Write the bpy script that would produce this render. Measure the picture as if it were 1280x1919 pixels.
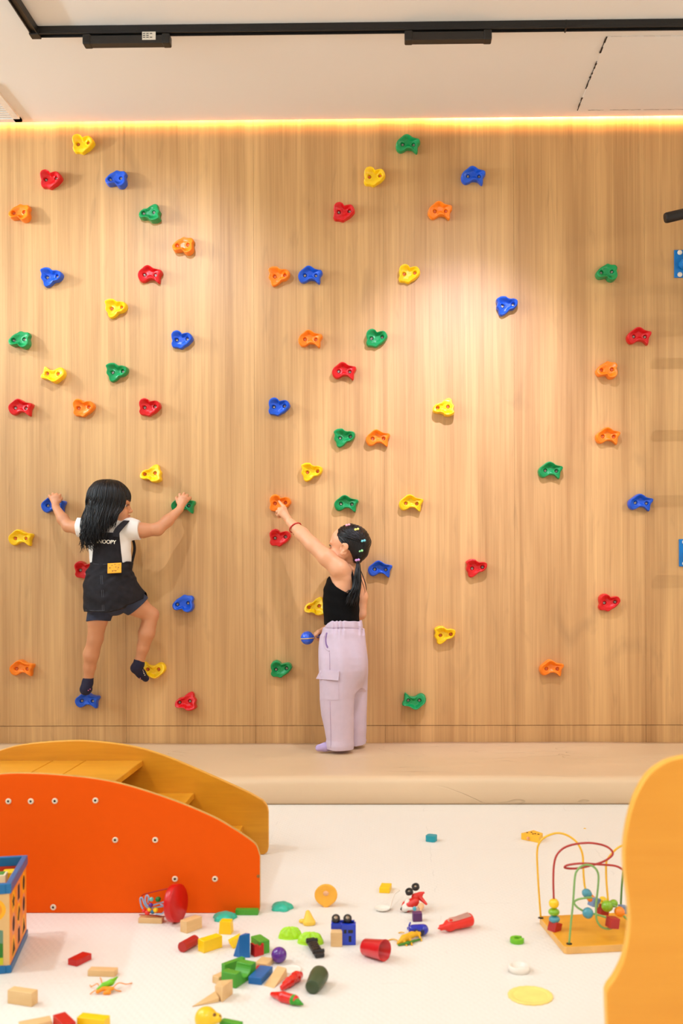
import bpy, bmesh, math, random
import numpy as np
from mathutils import Vector, Matrix, Euler

for _o in list(bpy.data.objects):
    bpy.data.objects.remove(_o, do_unlink=True)
SC = bpy.context.scene
COL = SC.collection
random.seed(7)
RNG = np.random.RandomState(5)

# ------------------------------------------------------------------ camera
F_PX = 1866.0            # focal length in pixels of the 1280 x 1919 frame
DIST, CAM_H = 4.464, 0.844
PX0, PY0 = 702.0, 1082.0
CEIL = 2.894             # ceiling height
cam_d = bpy.data.cameras.new('camera')
cam = bpy.data.objects.new('camera', cam_d); COL.objects.link(cam)
cam_d.sensor_fit = 'VERTICAL'; cam_d.sensor_height = 36.0; cam_d.sensor_width = 24.0
cam_d.lens = F_PX / 1919.0 * 36.0
cam_d.shift_x = (640.0 - PX0) / 1919.0
cam_d.shift_y = (PY0 - 959.5) / 1919.0
cam.location = (0, -DIST, CAM_H)
YAW, ROLL = 0.0139, -0.0039
CAMROT = Matrix.Rotation(YAW, 3, 'Z') @ Matrix.Rotation(math.pi / 2, 3, 'X') @ Matrix.Rotation(ROLL, 3, 'Z')
cam.rotation_euler = CAMROT.to_euler()
cam_d.dof.use_dof = True
cam_d.dof.focus_distance = 4.2
cam_d.dof.aperture_fstop = 5.0
cam_d.clip_start = 0.05
SC.camera = cam

# ------------------------------------------------------------------ world, exposure
w = bpy.data.worlds.new('world'); SC.world = w; w.use_nodes = True
w.node_tree.nodes['Background'].inputs[0].default_value = (0.9, 0.95, 1.0, 1)
w.node_tree.nodes['Background'].inputs[1].default_value = 0.05
SC.view_settings.view_transform = 'Standard'; SC.view_settings.look = 'None'
SC.view_settings.gamma = 1.0; SC.view_settings.use_curve_mapping = False
SC.view_settings.exposure = -0.08
SC.cycles.use_denoising = True
SC.cycles.max_bounces = 8; SC.cycles.diffuse_bounces = 5
SC.cycles.sample_clamp_indirect = 6.0

# ------------------------------------------------------------------ room lamps and added fill
def lamp(kind, loc, energy, color, aim=None, **kw):
    d = bpy.data.lights.new('lamp_light', kind); d.energy = energy; d.color = color
    for k, v in kw.items(): setattr(d, k, v)
    o = bpy.data.objects.new('lamp_light', d); COL.objects.link(o); o.location = loc
    if aim is not None:
        o.rotation_euler = (Vector(aim) - Vector(loc)).to_track_quat('-Z', 'Y').to_euler()
    return o
WARM = (1.0, 0.80, 0.60)
# unseen area lamps added under the ceiling for ambient fill, mostly behind the camera
for lx, ly, e in ((0.8, -2.9, 8), (-2.4, -5.2, 33), (0.4, -5.2, 33), (3.0, -5.2, 26)):
    o = lamp('AREA', (lx, ly, CEIL - 0.03), e, (0.93, 0.97, 1.0), (lx, ly, 0), size=0.9, shape='SQUARE')
    o.data.spread = math.radians(150)
# down light left of the toys; it throws their shadows to the right
lamp('SPOT', (-2.0, -2.6, CEIL - 0.06), 98, (0.92, 0.96, 1.0), (0.0, -2.3, 0), spot_size=math.radians(105), spot_blend=0.9, shadow_soft_size=0.07)
# unseen up lights added at the side walls to brighten the ceiling
lamp('AREA', (-3.7, -1.8, 2.35), 80, (0.70, 0.88, 1.0), (-1.4, -1.5, CEIL), size=2.4, size_y=0.1, shape='RECTANGLE')
lamp('AREA', (3.7, -1.8, 2.35), 34, (1.0, 0.88, 0.70), (1.4, -1.5, CEIL), size=2.4, size_y=0.1, shape='RECTANGLE')
# spot lamps aimed at the climbing wall, on tracks above and beyond the frame
TRACK_Y = -0.775
lamp('SPOT', (-1.12, -1.35, CEIL - 0.12), 84, (0.76, 0.84, 1.0), (-1.10, 0, 1.72), spot_size=math.radians(76), spot_blend=1.0, shadow_soft_size=0.025)
lamp('SPOT', (0.40, -1.35, CEIL - 0.12), 200, (0.72, 0.71, 1.0), (0.32, 0, 1.40), spot_size=math.radians(54), spot_blend=1.0, shadow_soft_size=0.025)
lamp('SPOT', (0.40, -1.35, CEIL - 0.12), 42, (0.90, 0.95, 1.0), (0.20, 0, 1.10), spot_size=math.radians(95), spot_blend=1.0, shadow_soft_size=0.025)
lamp('SPOT', (-3.1, -0.75, CEIL - 0.25), 100, (0.88, 0.94, 1.0), (-1.3, 0, 2.15), spot_size=math.radians(60), spot_blend=0.8, shadow_soft_size=0.04)
lamp('SPOT', (3.2, -2.6, CEIL - 0.09), 130, (1.0, 0.93, 0.82), (1.68, 0, 1.25), spot_size=math.radians(30), spot_blend=0.5, shadow_soft_size=0.02)
# warm LED strip hidden in the slot between ceiling and climbing wall
lamp('AREA', (2.0, -0.022, CEIL + 0.045), 95, (1.0, 0.50, 0.14), (2.0, 0.0, CEIL - 0.01), size=3.6, size_y=0.012, shape='RECTANGLE')
lamp('AREA', (-1.9, -0.022, CEIL + 0.045), 50, (1.0, 0.48, 0.14), (-1.9, 0.0, CEIL - 0.01), size=4.2, size_y=0.012, shape='RECTANGLE')

# ------------------------------------------------------------------ helpers
CAMPOS = Vector((0, -DIST, CAM_H))
def ray(px, py):
    return CAMROT @ Vector(((px - PX0) / F_PX, -(py - PY0) / F_PX, -1.0))
def P(px, py, y):
    """world point seen at that place of the photo, y metres from the climbing wall (negative = into the room)"""
    r = ray(px, py); t = (y + DIST) / r.y
    return CAMPOS + r * t
def G(px, py, z=0.0):
    """world point on the horizontal plane at height z"""
    r = ray(px, py); t = (z - CAM_H) / r.z
    return CAMPOS + r * t
def PPM(p):
    return F_PX / max(0.1, (p.y + DIST))
def lin(c):
    if isinstance(c, str):
        c = tuple(int(c[i:i+2], 16) for i in (0, 2, 4))
    o = []
    for v in c[:3]:
        v = v / 255.0
        o.append(v / 12.92 if v <= 0.04045 else ((v + 0.055) / 1.055) ** 2.4)
    return (o[0], o[1], o[2], 1.0)

MATS = {}
def mat(name, color, rough=0.5, noise=0.06, nscale=30.0, bump=0.0, bscale=60.0, metal=0.0, sss=0.0, coat=0.0, spec=0.5, trans=0.0):
    if name in MATS: return MATS[name]
    m = bpy.data.materials.new(name); m.use_nodes = True; nt = m.node_tree; N = nt.nodes; L = nt.links
    b = N['Principled BSDF']; c = lin(color)
    tc = N.new('ShaderNodeTexCoord'); nz = N.new('ShaderNodeTexNoise'); nz.inputs['Scale'].default_value = nscale; nz.inputs['Detail'].default_value = 3
    L.new(tc.outputs['Object'], nz.inputs['Vector'])
    mr = N.new('ShaderNodeMapRange'); mr.inputs[3].default_value = 1 - noise; mr.inputs[4].default_value = 1 + noise
    mr.inputs[1].default_value = 0.3; mr.inputs[2].default_value = 0.7
    L.new(nz.outputs['Fac'], mr.inputs[0])
    mx = N.new('ShaderNodeVectorMath'); mx.operation = 'SCALE'; mx.inputs[0].default_value = c[:3]
    L.new(mr.outputs[0], mx.inputs['Scale']); L.new(mx.outputs[0], b.inputs['Base Color'])
    b.inputs['Roughness'].default_value = rough; b.inputs['Metallic'].default_value = metal
    b.inputs['Specular IOR Level'].default_value = spec
    if sss:
        b.inputs['Subsurface Weight'].default_value = sss; b.inputs['Subsurface Radius'].default_value = (1.0, 0.35, 0.2); b.inputs['Subsurface Scale'].default_value = 0.01
    if coat: b.inputs['Coat Weight'].default_value = coat; b.inputs['Coat Roughness'].default_value = 0.1
    if trans: b.inputs['Transmission Weight'].default_value = trans
    if bump:
        n2 = N.new('ShaderNodeTexNoise'); n2.inputs['Scale'].default_value = bscale; n2.inputs['Detail'].default_value = 4
        L.new(tc.outputs['Object'], n2.inputs['Vector'])
        bp = N.new('ShaderNodeBump'); bp.inputs['Strength'].default_value = bump; bp.inputs['Distance'].default_value = 0.01
        L.new(n2.outputs['Fac'], bp.inputs['Height']); L.new(bp.outputs[0], b.inputs['Normal'])
    MATS[name] = m
    return m

def woodmat(name, cdark, clight, axis='Z', scale=1.0, rough=0.45, stretch=0.06, fine=0.5, bump=0.02, seams=None, patches=0.0, coat=0.0):
    """laminate or veneer with grain along axis"""
    if name in MATS: return MATS[name]
    m = bpy.data.materials.new(name); m.use_nodes = True; nt = m.node_tree; N = nt.nodes; L = nt.links
    b = N['Principled BSDF']
    tc = N.new('ShaderNodeTexCoord')
    def mapping(sc, st, off=0.0):
        mp = N.new('ShaderNodeMapping'); v = [sc, sc, sc]; v['XYZ'.index(axis)] = sc * st
        mp.inputs['Scale'].default_value = v; mp.inputs['Location'].default_value = (off, off * 1.7, off * 0.6)
        L.new(tc.outputs['Object'], mp.inputs['Vector']); return mp
    def noise(sc, st, det, dist=0.0, off=0.0):
        mp = mapping(sc * scale, st, off); n = N.new('ShaderNodeTexNoise'); n.inputs['Scale'].default_value = 1.0
        n.inputs['Detail'].default_value = det; n.inputs['Distortion'].default_value = dist
        L.new(mp.outputs[0], n.inputs['Vector']); return n
    n1 = noise(9.0, stretch, 4, 0.3); n2 = noise(45.0, stretch * 0.35, 3, 0.1, 3.0); n3 = noise(160.0, stretch * 0.25, 2, 0, 7.0)
    def math_(op, a, bb, clamp=False):
        x = N.new('ShaderNodeMath'); x.operation = op; x.use_clamp = clamp
        for i, v in enumerate((a, bb)):
            if hasattr(v, 'is_linked'): L.new(v, x.inputs[i])
            elif v is not None: x.inputs[i].default_value = v
        return x.outputs[0]
    s = math_('ADD', math_('MULTIPLY', n1.outputs['Fac'], 0.9), math_('MULTIPLY', n2.outputs['Fac'], 0.6 * fine))
    s = math_('ADD', s, math_('MULTIPLY', n3.outputs['Fac'], 0.5 * fine))
    tot = 0.45 + 0.3 * fine + 0.25 * fine
    mr = N.new('ShaderNodeMapRange'); mr.inputs[1].default_value = tot - 0.30; mr.inputs[2].default_value = tot + 0.22
    L.new(s, mr.inputs[0])
    mix = N.new('ShaderNodeMix'); mix.data_type = 'RGBA'
    mix.inputs[6].default_value = lin(cdark); mix.inputs[7].default_value = lin(clight)
    L.new(mr.outputs[0], mix.inputs[0]); col = mix.outputs[2]
    if patches:
        n4 = noise(7.0, 0.35, 3, 0.8, 11.0); r4 = N.new('ShaderNodeMapRange'); r4.inputs[1].default_value = 0.62; r4.inputs[2].default_value = 0.80
        r4.inputs[3].default_value = 1.0; r4.inputs[4].default_value = 1.0 - patches
        L.new(n4.outputs['Fac'], r4.inputs[0])
        n5 = noise(28.0, 0.12, 4, 1.0, 17.0); r5 = N.new('ShaderNodeMapRange'); r5.inputs[1].default_value = 0.60; r5.inputs[2].default_value = 0.78
        r5.inputs[3].default_value = 1.0; r5.inputs[4].default_value = 1.0 - patches * 0.8
        L.new(n5.outputs['Fac'], r5.inputs[0])
        k = math_('MULTIPLY', r4.outputs[0], r5.outputs[0])
        vm = N.new('ShaderNodeVectorMath'); vm.operation = 'SCALE'; L.new(col, vm.inputs[0]); L.new(k, vm.inputs['Scale']); col = vm.outputs[0]
    L.new(col, b.inputs['Base Color'])
    b.inputs['Roughness'].default_value = rough
    if coat: b.inputs['Coat Weight'].default_value = coat; b.inputs['Coat Roughness'].default_value = 0.45
    if bump:
        bp = N.new('ShaderNodeBump'); bp.inputs['Strength'].default_value = bump * 10; bp.inputs['Distance'].default_value = 0.001
        L.new(n3.outputs['Fac'], bp.inputs['Height']); L.new(bp.outputs[0], b.inputs['Normal'])
    MATS[name] = m
    return m

def link(name, me, m=None, parent=None, loc=(0, 0, 0), rot=(0, 0, 0), smooth=False):
    o = bpy.data.objects.new(name, me); COL.objects.link(o)
    if m is not None and hasattr(me, 'materials'):
        for x in (m if isinstance(m, (list, tuple)) else [m]): me.materials.append(x)
    if parent is not None: o.parent = parent
    o.location = loc; o.rotation_euler = rot
    if smooth and hasattr(me, 'polygons'):
        me.polygons.foreach_set('use_smooth', [True] * len(me.polygons))
    return o
def bm_obj(name, bm, m=None, parent=None, loc=(0, 0, 0), rot=(0, 0, 0), smooth=False, bevel=0.0, seg=2):
    bmesh.ops.recalc_face_normals(bm, faces=bm.faces)
    me = bpy.data.meshes.new(name); bm.to_mesh(me); bm.free()
    o = link(name, me, m, parent, loc, rot, smooth)
    if bevel:
        md = o.modifiers.new('bevel', 'BEVEL'); md.width = bevel; md.segments = seg; md.limit_method = 'ANGLE'; md.angle_limit = 0.6
        md.harden_normals = False
    return o
def tag(o, label=None, cat=None, group=None, kind=None):
    if label: o['label'] = label
    if cat: o['category'] = cat
    if group: o['group'] = group
    if kind: o['kind'] = kind
    return o
def empty(name, loc, label, cat, group=None, rotz=0.0):
    o = bpy.data.objects.new(name, None); COL.objects.link(o); o.location = loc; o.rotation_euler = (0, 0, rotz)
    o.empty_display_size = 0.05
    bpy.context.view_layer.update()
    return tag(o, label, cat, group)
def local(root, o):
    """parent o (built in world coordinates) to root, keeping its place"""
    o.parent = root
    mb = Matrix.LocRotScale(root.location, root.rotation_euler, None)
    o.matrix_parent_inverse = mb.inverted()
    return o
def add_box(bm, c, s, rot=None, mi=0):
    r = bmesh.ops.create_cube(bm, size=1.0)
    M = Matrix.Translation(c) @ (rot.to_4x4() if rot is not None else Matrix.Identity(4)) @ Matrix.Diagonal((s[0], s[1], s[2], 1))
    bmesh.ops.transform(bm, matrix=M, verts=r['verts'])
    for f in set(f for v in r['verts'] for f in v.link_faces): f.material_index = mi
    return r['verts']
def add_cyl(bm, a, b, r1, r2=None, n=20, caps=True, mi=0):
    a = Vector(a); b = Vector(b); r2 = r1 if r2 is None else r2
    d = b - a
    r = bmesh.ops.create_cone(bm, cap_ends=caps, segments=n, radius1=r1, radius2=r2, depth=d.length)
    M = Matrix.Translation((a + b) / 2) @ d.to_track_quat('Z', 'Y').to_matrix().to_4x4()
    bmesh.ops.transform(bm, matrix=M, verts=r['verts'])
    for f in set(f for v in r['verts'] for f in v.link_faces): f.material_index = mi
    return r['verts']
def add_ball(bm, c, r, s=(1, 1, 1), rot=None, u=20, v=12, mi=0):
    q = bmesh.ops.create_uvsphere(bm, u_segments=u, v_segments=v, radius=r)
    M = Matrix.Translation(c) @ (rot.to_4x4() if rot is not None else Matrix.Identity(4)) @ Matrix.Diagonal((s[0], s[1], s[2], 1))
    bmesh.ops.transform(bm, matrix=M, verts=q['verts'])
    for f in set(f for v_ in q['verts'] for f in v_.link_faces): f.material_index = mi
    return q['verts']
def catmull(pts, n=8, closed=False):
    pts = [Vector(p) for p in pts]; out = []; m = len(pts)
    rng = range(m) if closed else range(m - 1)
    for i in rng:
        p1, p2 = pts[i], pts[(i + 1) % m]
        p0 = pts[(i - 1) % m] if (closed or i > 0) else p1 * 2 - p2
        p3 = pts[(i + 2) % m] if (closed or i < m - 2) else p2 * 2 - p1
        for k in range(n):
            t = k / n
            out.append(0.5 * ((2 * p1) + (p2 - p0) * t + (2 * p0 - 5 * p1 + 4 * p2 - p3) * t * t + (3 * p1 - p0 - 3 * p2 + p3) * t ** 3))
    if not closed: out.append(pts[-1])
    return out
def add_tube(bm, pts, r, n=8, closed=False, mi=0, flat=1.0):
    """tube along points; r is a number or a list per point"""
    pts = [Vector(p) for p in pts]; m = len(pts)
    rr = r if isinstance(r, (list, tuple)) else [r] * m
    rings = []; up = None
    for i, p in enumerate(pts):
        t = (pts[(i + 1) % m] - pts[(i - 1) % m]) if closed else (pts[min(i + 1, m - 1)] - pts[max(i - 1, 0)])
        if t.length < 1e-9: t = Vector((0, 0, 1))
        t.normalize()
        if up is None:
            up = t.orthogonal().normalized()
        up = (up - t * up.dot(t))
        if up.length < 1e-6: up = t.orthogonal()
        up.normalize(); sd = t.cross(up)
        rings.append([bm.verts.new(p + (up * math.cos(2 * math.pi * k / n) + sd * flat * math.sin(2 * math.pi * k / n)) * rr[i]) for k in range(n)])
    for i in range(m if closed else m - 1):
        a, b = rings[i], rings[(i + 1) % m]
        for k in range(n):
            f = bm.faces.new((a[k], a[(k + 1) % n], b[(k + 1) % n], b[k])); f.material_index = mi; f.smooth = True
    if not closed:
        for ring in (rings[0][::-1], rings[-1]):
            f = bm.faces.new(ring); f.material_index = mi
def add_prism(bm, poly, vec, mi=0):
    """polygon (list of 3-D points) extruded by vec"""
    v1 = [bm.verts.new(Vector(p)) for p in poly]; v2 = [bm.verts.new(Vector(p) + Vector(vec)) for p in poly]
    n = len(poly)
    fs = [bm.faces.new(v1), bm.faces.new(v2[::-1])]
    for i in range(n): fs.append(bm.faces.new((v1[i], v2[i], v2[(i + 1) % n], v1[(i + 1) % n])))
    for f in fs: f.material_index = mi
    return fs
def add_lathe(bm, prof, M=Matrix.Identity(4), n=32, mi=0):
    """profile [(radius, z)] turned about z, transformed by M"""
    rings = []
    for r, z in prof:
        if r < 1e-6: rings.append([bm.verts.new(M @ Vector((0, 0, z)))])
        else: rings.append([bm.verts.new(M @ Vector((r * math.cos(2 * math.pi * k / n), r * math.sin(2 * math.pi * k / n), z))) for k in range(n)])
    for a, b in zip(rings[:-1], rings[1:]):
        for k in range(n):
            if len(a) == 1 and len(b) == 1: continue
            if len(a) == 1: f = bm.faces.new((a[0], b[k], b[(k + 1) % n]))
            elif len(b) == 1: f = bm.faces.new((a[k], b[0], a[(k + 1) % n]))
            else: f = bm.faces.new((a[k], b[k], b[(k + 1) % n], a[(k + 1) % n]))
            f.material_index = mi; f.smooth = True

# ------------------------------------------------------------------ smooth implicit surfaces for bodies, clothes and soft toys
class Field:
    def __init__(s, lo, hi, res):
        s.res = res; s.lo = np.array(lo, dtype=np.float64) - 3 * res
        hi = np.array(hi, dtype=np.float64) + 3 * res
        s.n = np.ceil((hi - s.lo) / res).astype(int) + 1
        s.d = np.full(tuple(s.n), 1.0, dtype=np.float32)
        s.ax = [s.lo[i] + res * np.arange(s.n[i]) for i in range(3)]
    def block(s, lo, hi):
        a = np.clip(np.floor((np.array(lo) - s.lo) / s.res).astype(int), 0, s.n); b = np.clip(np.ceil((np.array(hi) - s.lo) / s.res).astype(int) + 1, 0, s.n)
        sl = tuple(slice(a[i], b[i]) for i in range(3))
        X = s.ax[0][sl[0]][:, None, None]; Y = s.ax[1][sl[1]][None, :, None]; Z = s.ax[2][sl[2]][None, None, :]
        return sl, X, Y, Z
    def merge(s, sl, q, k, sub=False):
        cur = s.d[sl]
        if cur.size == 0: return
        q = np.broadcast_to(q, cur.shape)
        if not sub:
            h = np.maximum(k - np.abs(cur - q), 0) / max(k, 1e-6)
            s.d[sl] = np.minimum(cur, q) - h * h * k * 0.25
        else:
            q = -q; h = np.maximum(k - np.abs(cur - q), 0) / max(k, 1e-6)
            s.d[sl] = np.maximum(cur, q) + h * h * k * 0.25
    def cap(s, a, b, ra, rb=None, k=0.01, sub=False):
        rb = ra if rb is None else rb; a = np.array(a); b = np.array(b)
        m = max(ra, rb) + k + 4 * s.res
        sl, X, Y, Z = s.block(np.minimum(a, b) - m, np.maximum(a, b) + m)
        ab = b - a; L2 = max(1e-12, (ab ** 2).sum())
        t = np.clip(((X - a[0]) * ab[0] + (Y - a[1]) * ab[1] + (Z - a[2]) * ab[2]) / L2, 0, 1)
        q = np.sqrt((X - a[0] - t * ab[0]) ** 2 + (Y - a[1] - t * ab[1]) ** 2 + (Z - a[2] - t * ab[2]) ** 2) - (ra + (rb - ra) * t)
        s.merge(sl, q, k, sub)
    def chain(s, pts, rad, k=0.01):
        for i in range(len(pts) - 1): s.cap(pts[i], pts[i + 1], rad[i], rad[i + 1], k)
    def ell(s, c, r, R=None, k=0.01, sub=False):
        c = np.array(c); m = max(r) + k + 4 * s.res
        sl, X, Y, Z = s.block(c - m, c + m)
        dx, dy, dz = X - c[0], Y - c[1], Z - c[2]
        if R is not None:
            R = np.array(R)      # columns are the ellipsoid's axes
            u = dx * R[0, 0] + dy * R[1, 0] + dz * R[2, 0]; v = dx * R[0, 1] + dy * R[1, 1] + dz * R[2, 1]; w_ = dx * R[0, 2] + dy * R[1, 2] + dz * R[2, 2]
        else: u, v, w_ = dx, dy, dz
        k0 = np.sqrt((u / r[0]) ** 2 + (v / r[1]) ** 2 + (w_ / r[2]) ** 2)
        k1 = np.sqrt((u / r[0] ** 2) ** 2 + (v / r[1] ** 2) ** 2 + (w_ / r[2] ** 2) ** 2)
        q = k0 * (k0 - 1.0) / np.maximum(k1, 1e-6)
        s.merge(sl, q, k, sub)
    def stack(s, sec, k=0.01, grow=0.0, mask=None, power=2.0, sub=False):
        """elliptical sections (z, cx, cy, rx, ry) joined along z"""
        sec = sorted(sec); A = np.array(sec)
        m = grow + k + 3 * s.res
        lo = [(A[:, 1] - A[:, 3]).min() - m, (A[:, 2] - A[:, 4]).min() - m, A[0, 0] - m]; hi = [(A[:, 1] + A[:, 3]).max() + m, (A[:, 2] + A[:, 4]).max() + m, A[-1, 0] + m]
        sl, X, Y, Z = s.block(lo, hi)
        zz = Z.ravel(); g = [np.interp(zz, A[:, 0], A[:, i])[None, None, :] for i in range(1, 5)]
        ker = np.ones(5) / 5
        rx, ry = g[2] + grow, g[3] + grow
        k0 = (np.abs((X - g[0]) / rx) ** power + np.abs((Y - g[1]) / ry) ** power) ** (1 / power)
        q = (k0 - 1) * np.minimum(rx, ry)
        q = np.maximum(q, np.maximum(A[0, 0] - grow - Z, Z - A[-1, 0] - grow))
        if mask is not None: q = np.maximum(q, mask(X, Y, Z))
        s.merge(sl, q, k, sub)
    def cut(s, f, k=0.0):
        sl, X, Y, Z = s.block(s.lo, s.lo + s.n * s.res)
        q = np.broadcast_to(f(X, Y, Z), s.d.shape).astype(np.float32)
        if k:
            h = np.maximum(k - np.abs(s.d - q), 0) / k; s.d = np.maximum(s.d, q) + h * h * k * 0.25
        else: s.d = np.maximum(s.d, q)
    def warp(s, f):
        sl, X, Y, Z = s.block(s.lo, s.lo + s.n * s.res)
        s.d = (s.d + f(X, Y, Z)).astype(np.float32)
    def mesh(s, name):
        d = s.d; neg = d < 0
        nx, ny, nz = d.shape
        cn = np.zeros((nx - 1, ny - 1, nz - 1), dtype=np.int8)
        for i in (0, 1):
            for j in (0, 1):
                for k in (0, 1): cn += neg[i:nx - 1 + i, j:ny - 1 + j, k:nz - 1 + k]
        act = (cn > 0) & (cn < 8)
        idx = np.full(act.shape, -1, dtype=np.int64); ci = np.argwhere(act); idx[act] = np.arange(len(ci))
        acc = np.zeros((len(ci), 3)); cnt = np.zeros(len(ci))
        corners = [(i, j, k) for i in (0, 1) for j in (0, 1) for k in (0, 1)]
        val = {c: d[ci[:, 0] + c[0], ci[:, 1] + c[1], ci[:, 2] + c[2]].astype(np.float64) for c in corners}
        for c in corners:
            for a in range(3):
                if c[a] == 0:
                    e = list(c); e[a] = 1; e = tuple(e)
                    v0, v1 = val[c], val[e]; x = (v0 < 0) != (v1 < 0)
                    t = np.where(x, v0 / np.where(x, v0 - v1, 1), 0)
                    p = np.array(c, dtype=float)[None, :].repeat(len(ci), 0); p[:, a] += t
                    acc[x] += p[x]; cnt[x] += 1
        V = (ci + acc / cnt[:, None]) * s.res + s.lo
        Q = []
        for a in range(3):
            b, c = (a + 1) % 3, (a + 2) % 3
            sl0 = [slice(None)] * 3; sl1 = [slice(None)] * 3; sl0[a] = slice(0, -1); sl1[a] = slice(1, None)
            for q in (b, c): sl0[q] = slice(1, -1); sl1[q] = slice(1, -1)
            x = neg[tuple(sl0)] != neg[tuple(sl1)]; e = np.argwhere(x)
            if not len(e): continue
            flip = neg[tuple(sl0)][x]
            e = e.copy(); e[:, b] += 1; e[:, c] += 1
            def at(db, dc):
                g = e.copy(); g[:, b] += db; g[:, c] += dc
                return idx[g[:, 0], g[:, 1], g[:, 2]]
            quad = np.stack([at(-1, -1), at(0, -1), at(0, 0), at(-1, 0)], 1)
            quad[~flip] = quad[~flip][:, ::-1]
            Q.append(quad)
        Q = np.concatenate(Q)
        me = bpy.data.meshes.new(name)
        me.vertices.add(len(V)); me.vertices.foreach_set('co', V.astype(np.float32).ravel())
        me.loops.add(len(Q) * 4); me.loops.foreach_set('vertex_index', Q.astype(np.int32).ravel())
        me.polygons.add(len(Q)); me.polygons.foreach_set('loop_start', np.arange(0, len(Q) * 4, 4, dtype=np.int32))
        try: me.polygons.foreach_set('loop_total', np.full(len(Q), 4, dtype=np.int32))
        except Exception: pass
        me.update(calc_edges=True); me.validate()
        me.polygons.foreach_set('use_smooth', [True] * len(me.polygons))
        return me
    def obj(s, name, m, parent=None, smooth=3):
        me = s.mesh(name); o = link(name, me, m)
        if smooth:
            md = o.modifiers.new('soften', 'SMOOTH'); md.factor = 0.5; md.iterations = smooth
        if parent is not None: local(parent, o)
        return o

# ------------------------------------------------------------------ the room
def wall_material():
    return woodmat('oak_laminate', (166, 118, 66), (216, 168, 108), 'Z', 1.0, rough=0.5, stretch=0.055, fine=0.7, bump=0.015, patches=0.2, coat=0.25)
def box_obj(name, lo, hi, m, bevel=0.0):
    bm = bmesh.new(); c = [(a + b) / 2 for a, b in zip(lo, hi)]; s = [b - a for a, b in zip(lo, hi)]
    add_box(bm, Vector((0, 0, 0)), s)
    return bm_obj(name, bm, m, loc=c, bevel=bevel)
M_OAK = wall_material()
M_GAP = mat('dark_joint', (92, 64, 40), 0.8)
M_CEIL = mat('ceiling_paint', (238, 232, 224), 0.8, noise=0.012, nscale=1.5, bump=0.03, bscale=3.0)
M_WHITE = mat('white_paint', (228, 228, 226), 0.8, noise=0.02)
XS = [-4.0]
x = P(236.6, 1340, 0).x
step = (P(1211, 1340, 0).x - x) / 4
seams = [x + step * k for k in range(-5, 8)]
Z_BASE = P(640, 1360, 0).z; MAT_H = 0.1076
bm = bmesh.new()
edges = [-4.0] + [s for s in seams if -4 < s < 3.9] + [4.0]
for a, b in zip(edges[:-1], edges[1:]):
    add_box(bm, Vector(((a + b) / 2, 0.012, (Z_BASE + 0.0015 + CEIL + 0.12) / 2)), (b - a - 0.0006, 0.024, CEIL + 0.12 - Z_BASE - 0.0015))
wall = bm_obj('wall_back', bm, M_OAK); tag(wall, kind='structure')
bm = bmesh.new()
for a, b in zip(edges[:-1], edges[1:]):
    add_box(bm, Vector(((a + b) / 2, 0.014, Z_BASE / 2)), (b - a - 0.0012, 0.024, Z_BASE - 0.0015))
tag(bm_obj('baseboard_back', bm, M_OAK), kind='structure')
tag(box_obj('trim_1', (-4, 0.026, 0), (4, 0.05, CEIL + 0.12), M_GAP), kind='structure')
tag(box_obj('wall_left', (-4.05, -7.0, 0), (-4.0, 0.05, CEIL), M_WHITE), kind='structure')
tag(box_obj('wall_right', (4.0, -7.0, 0), (4.05, 0.05, CEIL), M_WHITE), kind='structure')
tag(box_obj('wall_front', (-4.05, -7.05, 0), (4.05, -7.0, CEIL), M_WHITE), kind='structure')
tag(box_obj('ceiling', (-4.05, -7.05, CEIL), (4.05, -0.013, CEIL + 0.02), M_CEIL), kind='structure')
tag(box_obj('trim_2', (-4.05, -0.10, CEIL + 0.10), (4.05, 0.05, CEIL + 0.13), M_WHITE), kind='structure')

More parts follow.
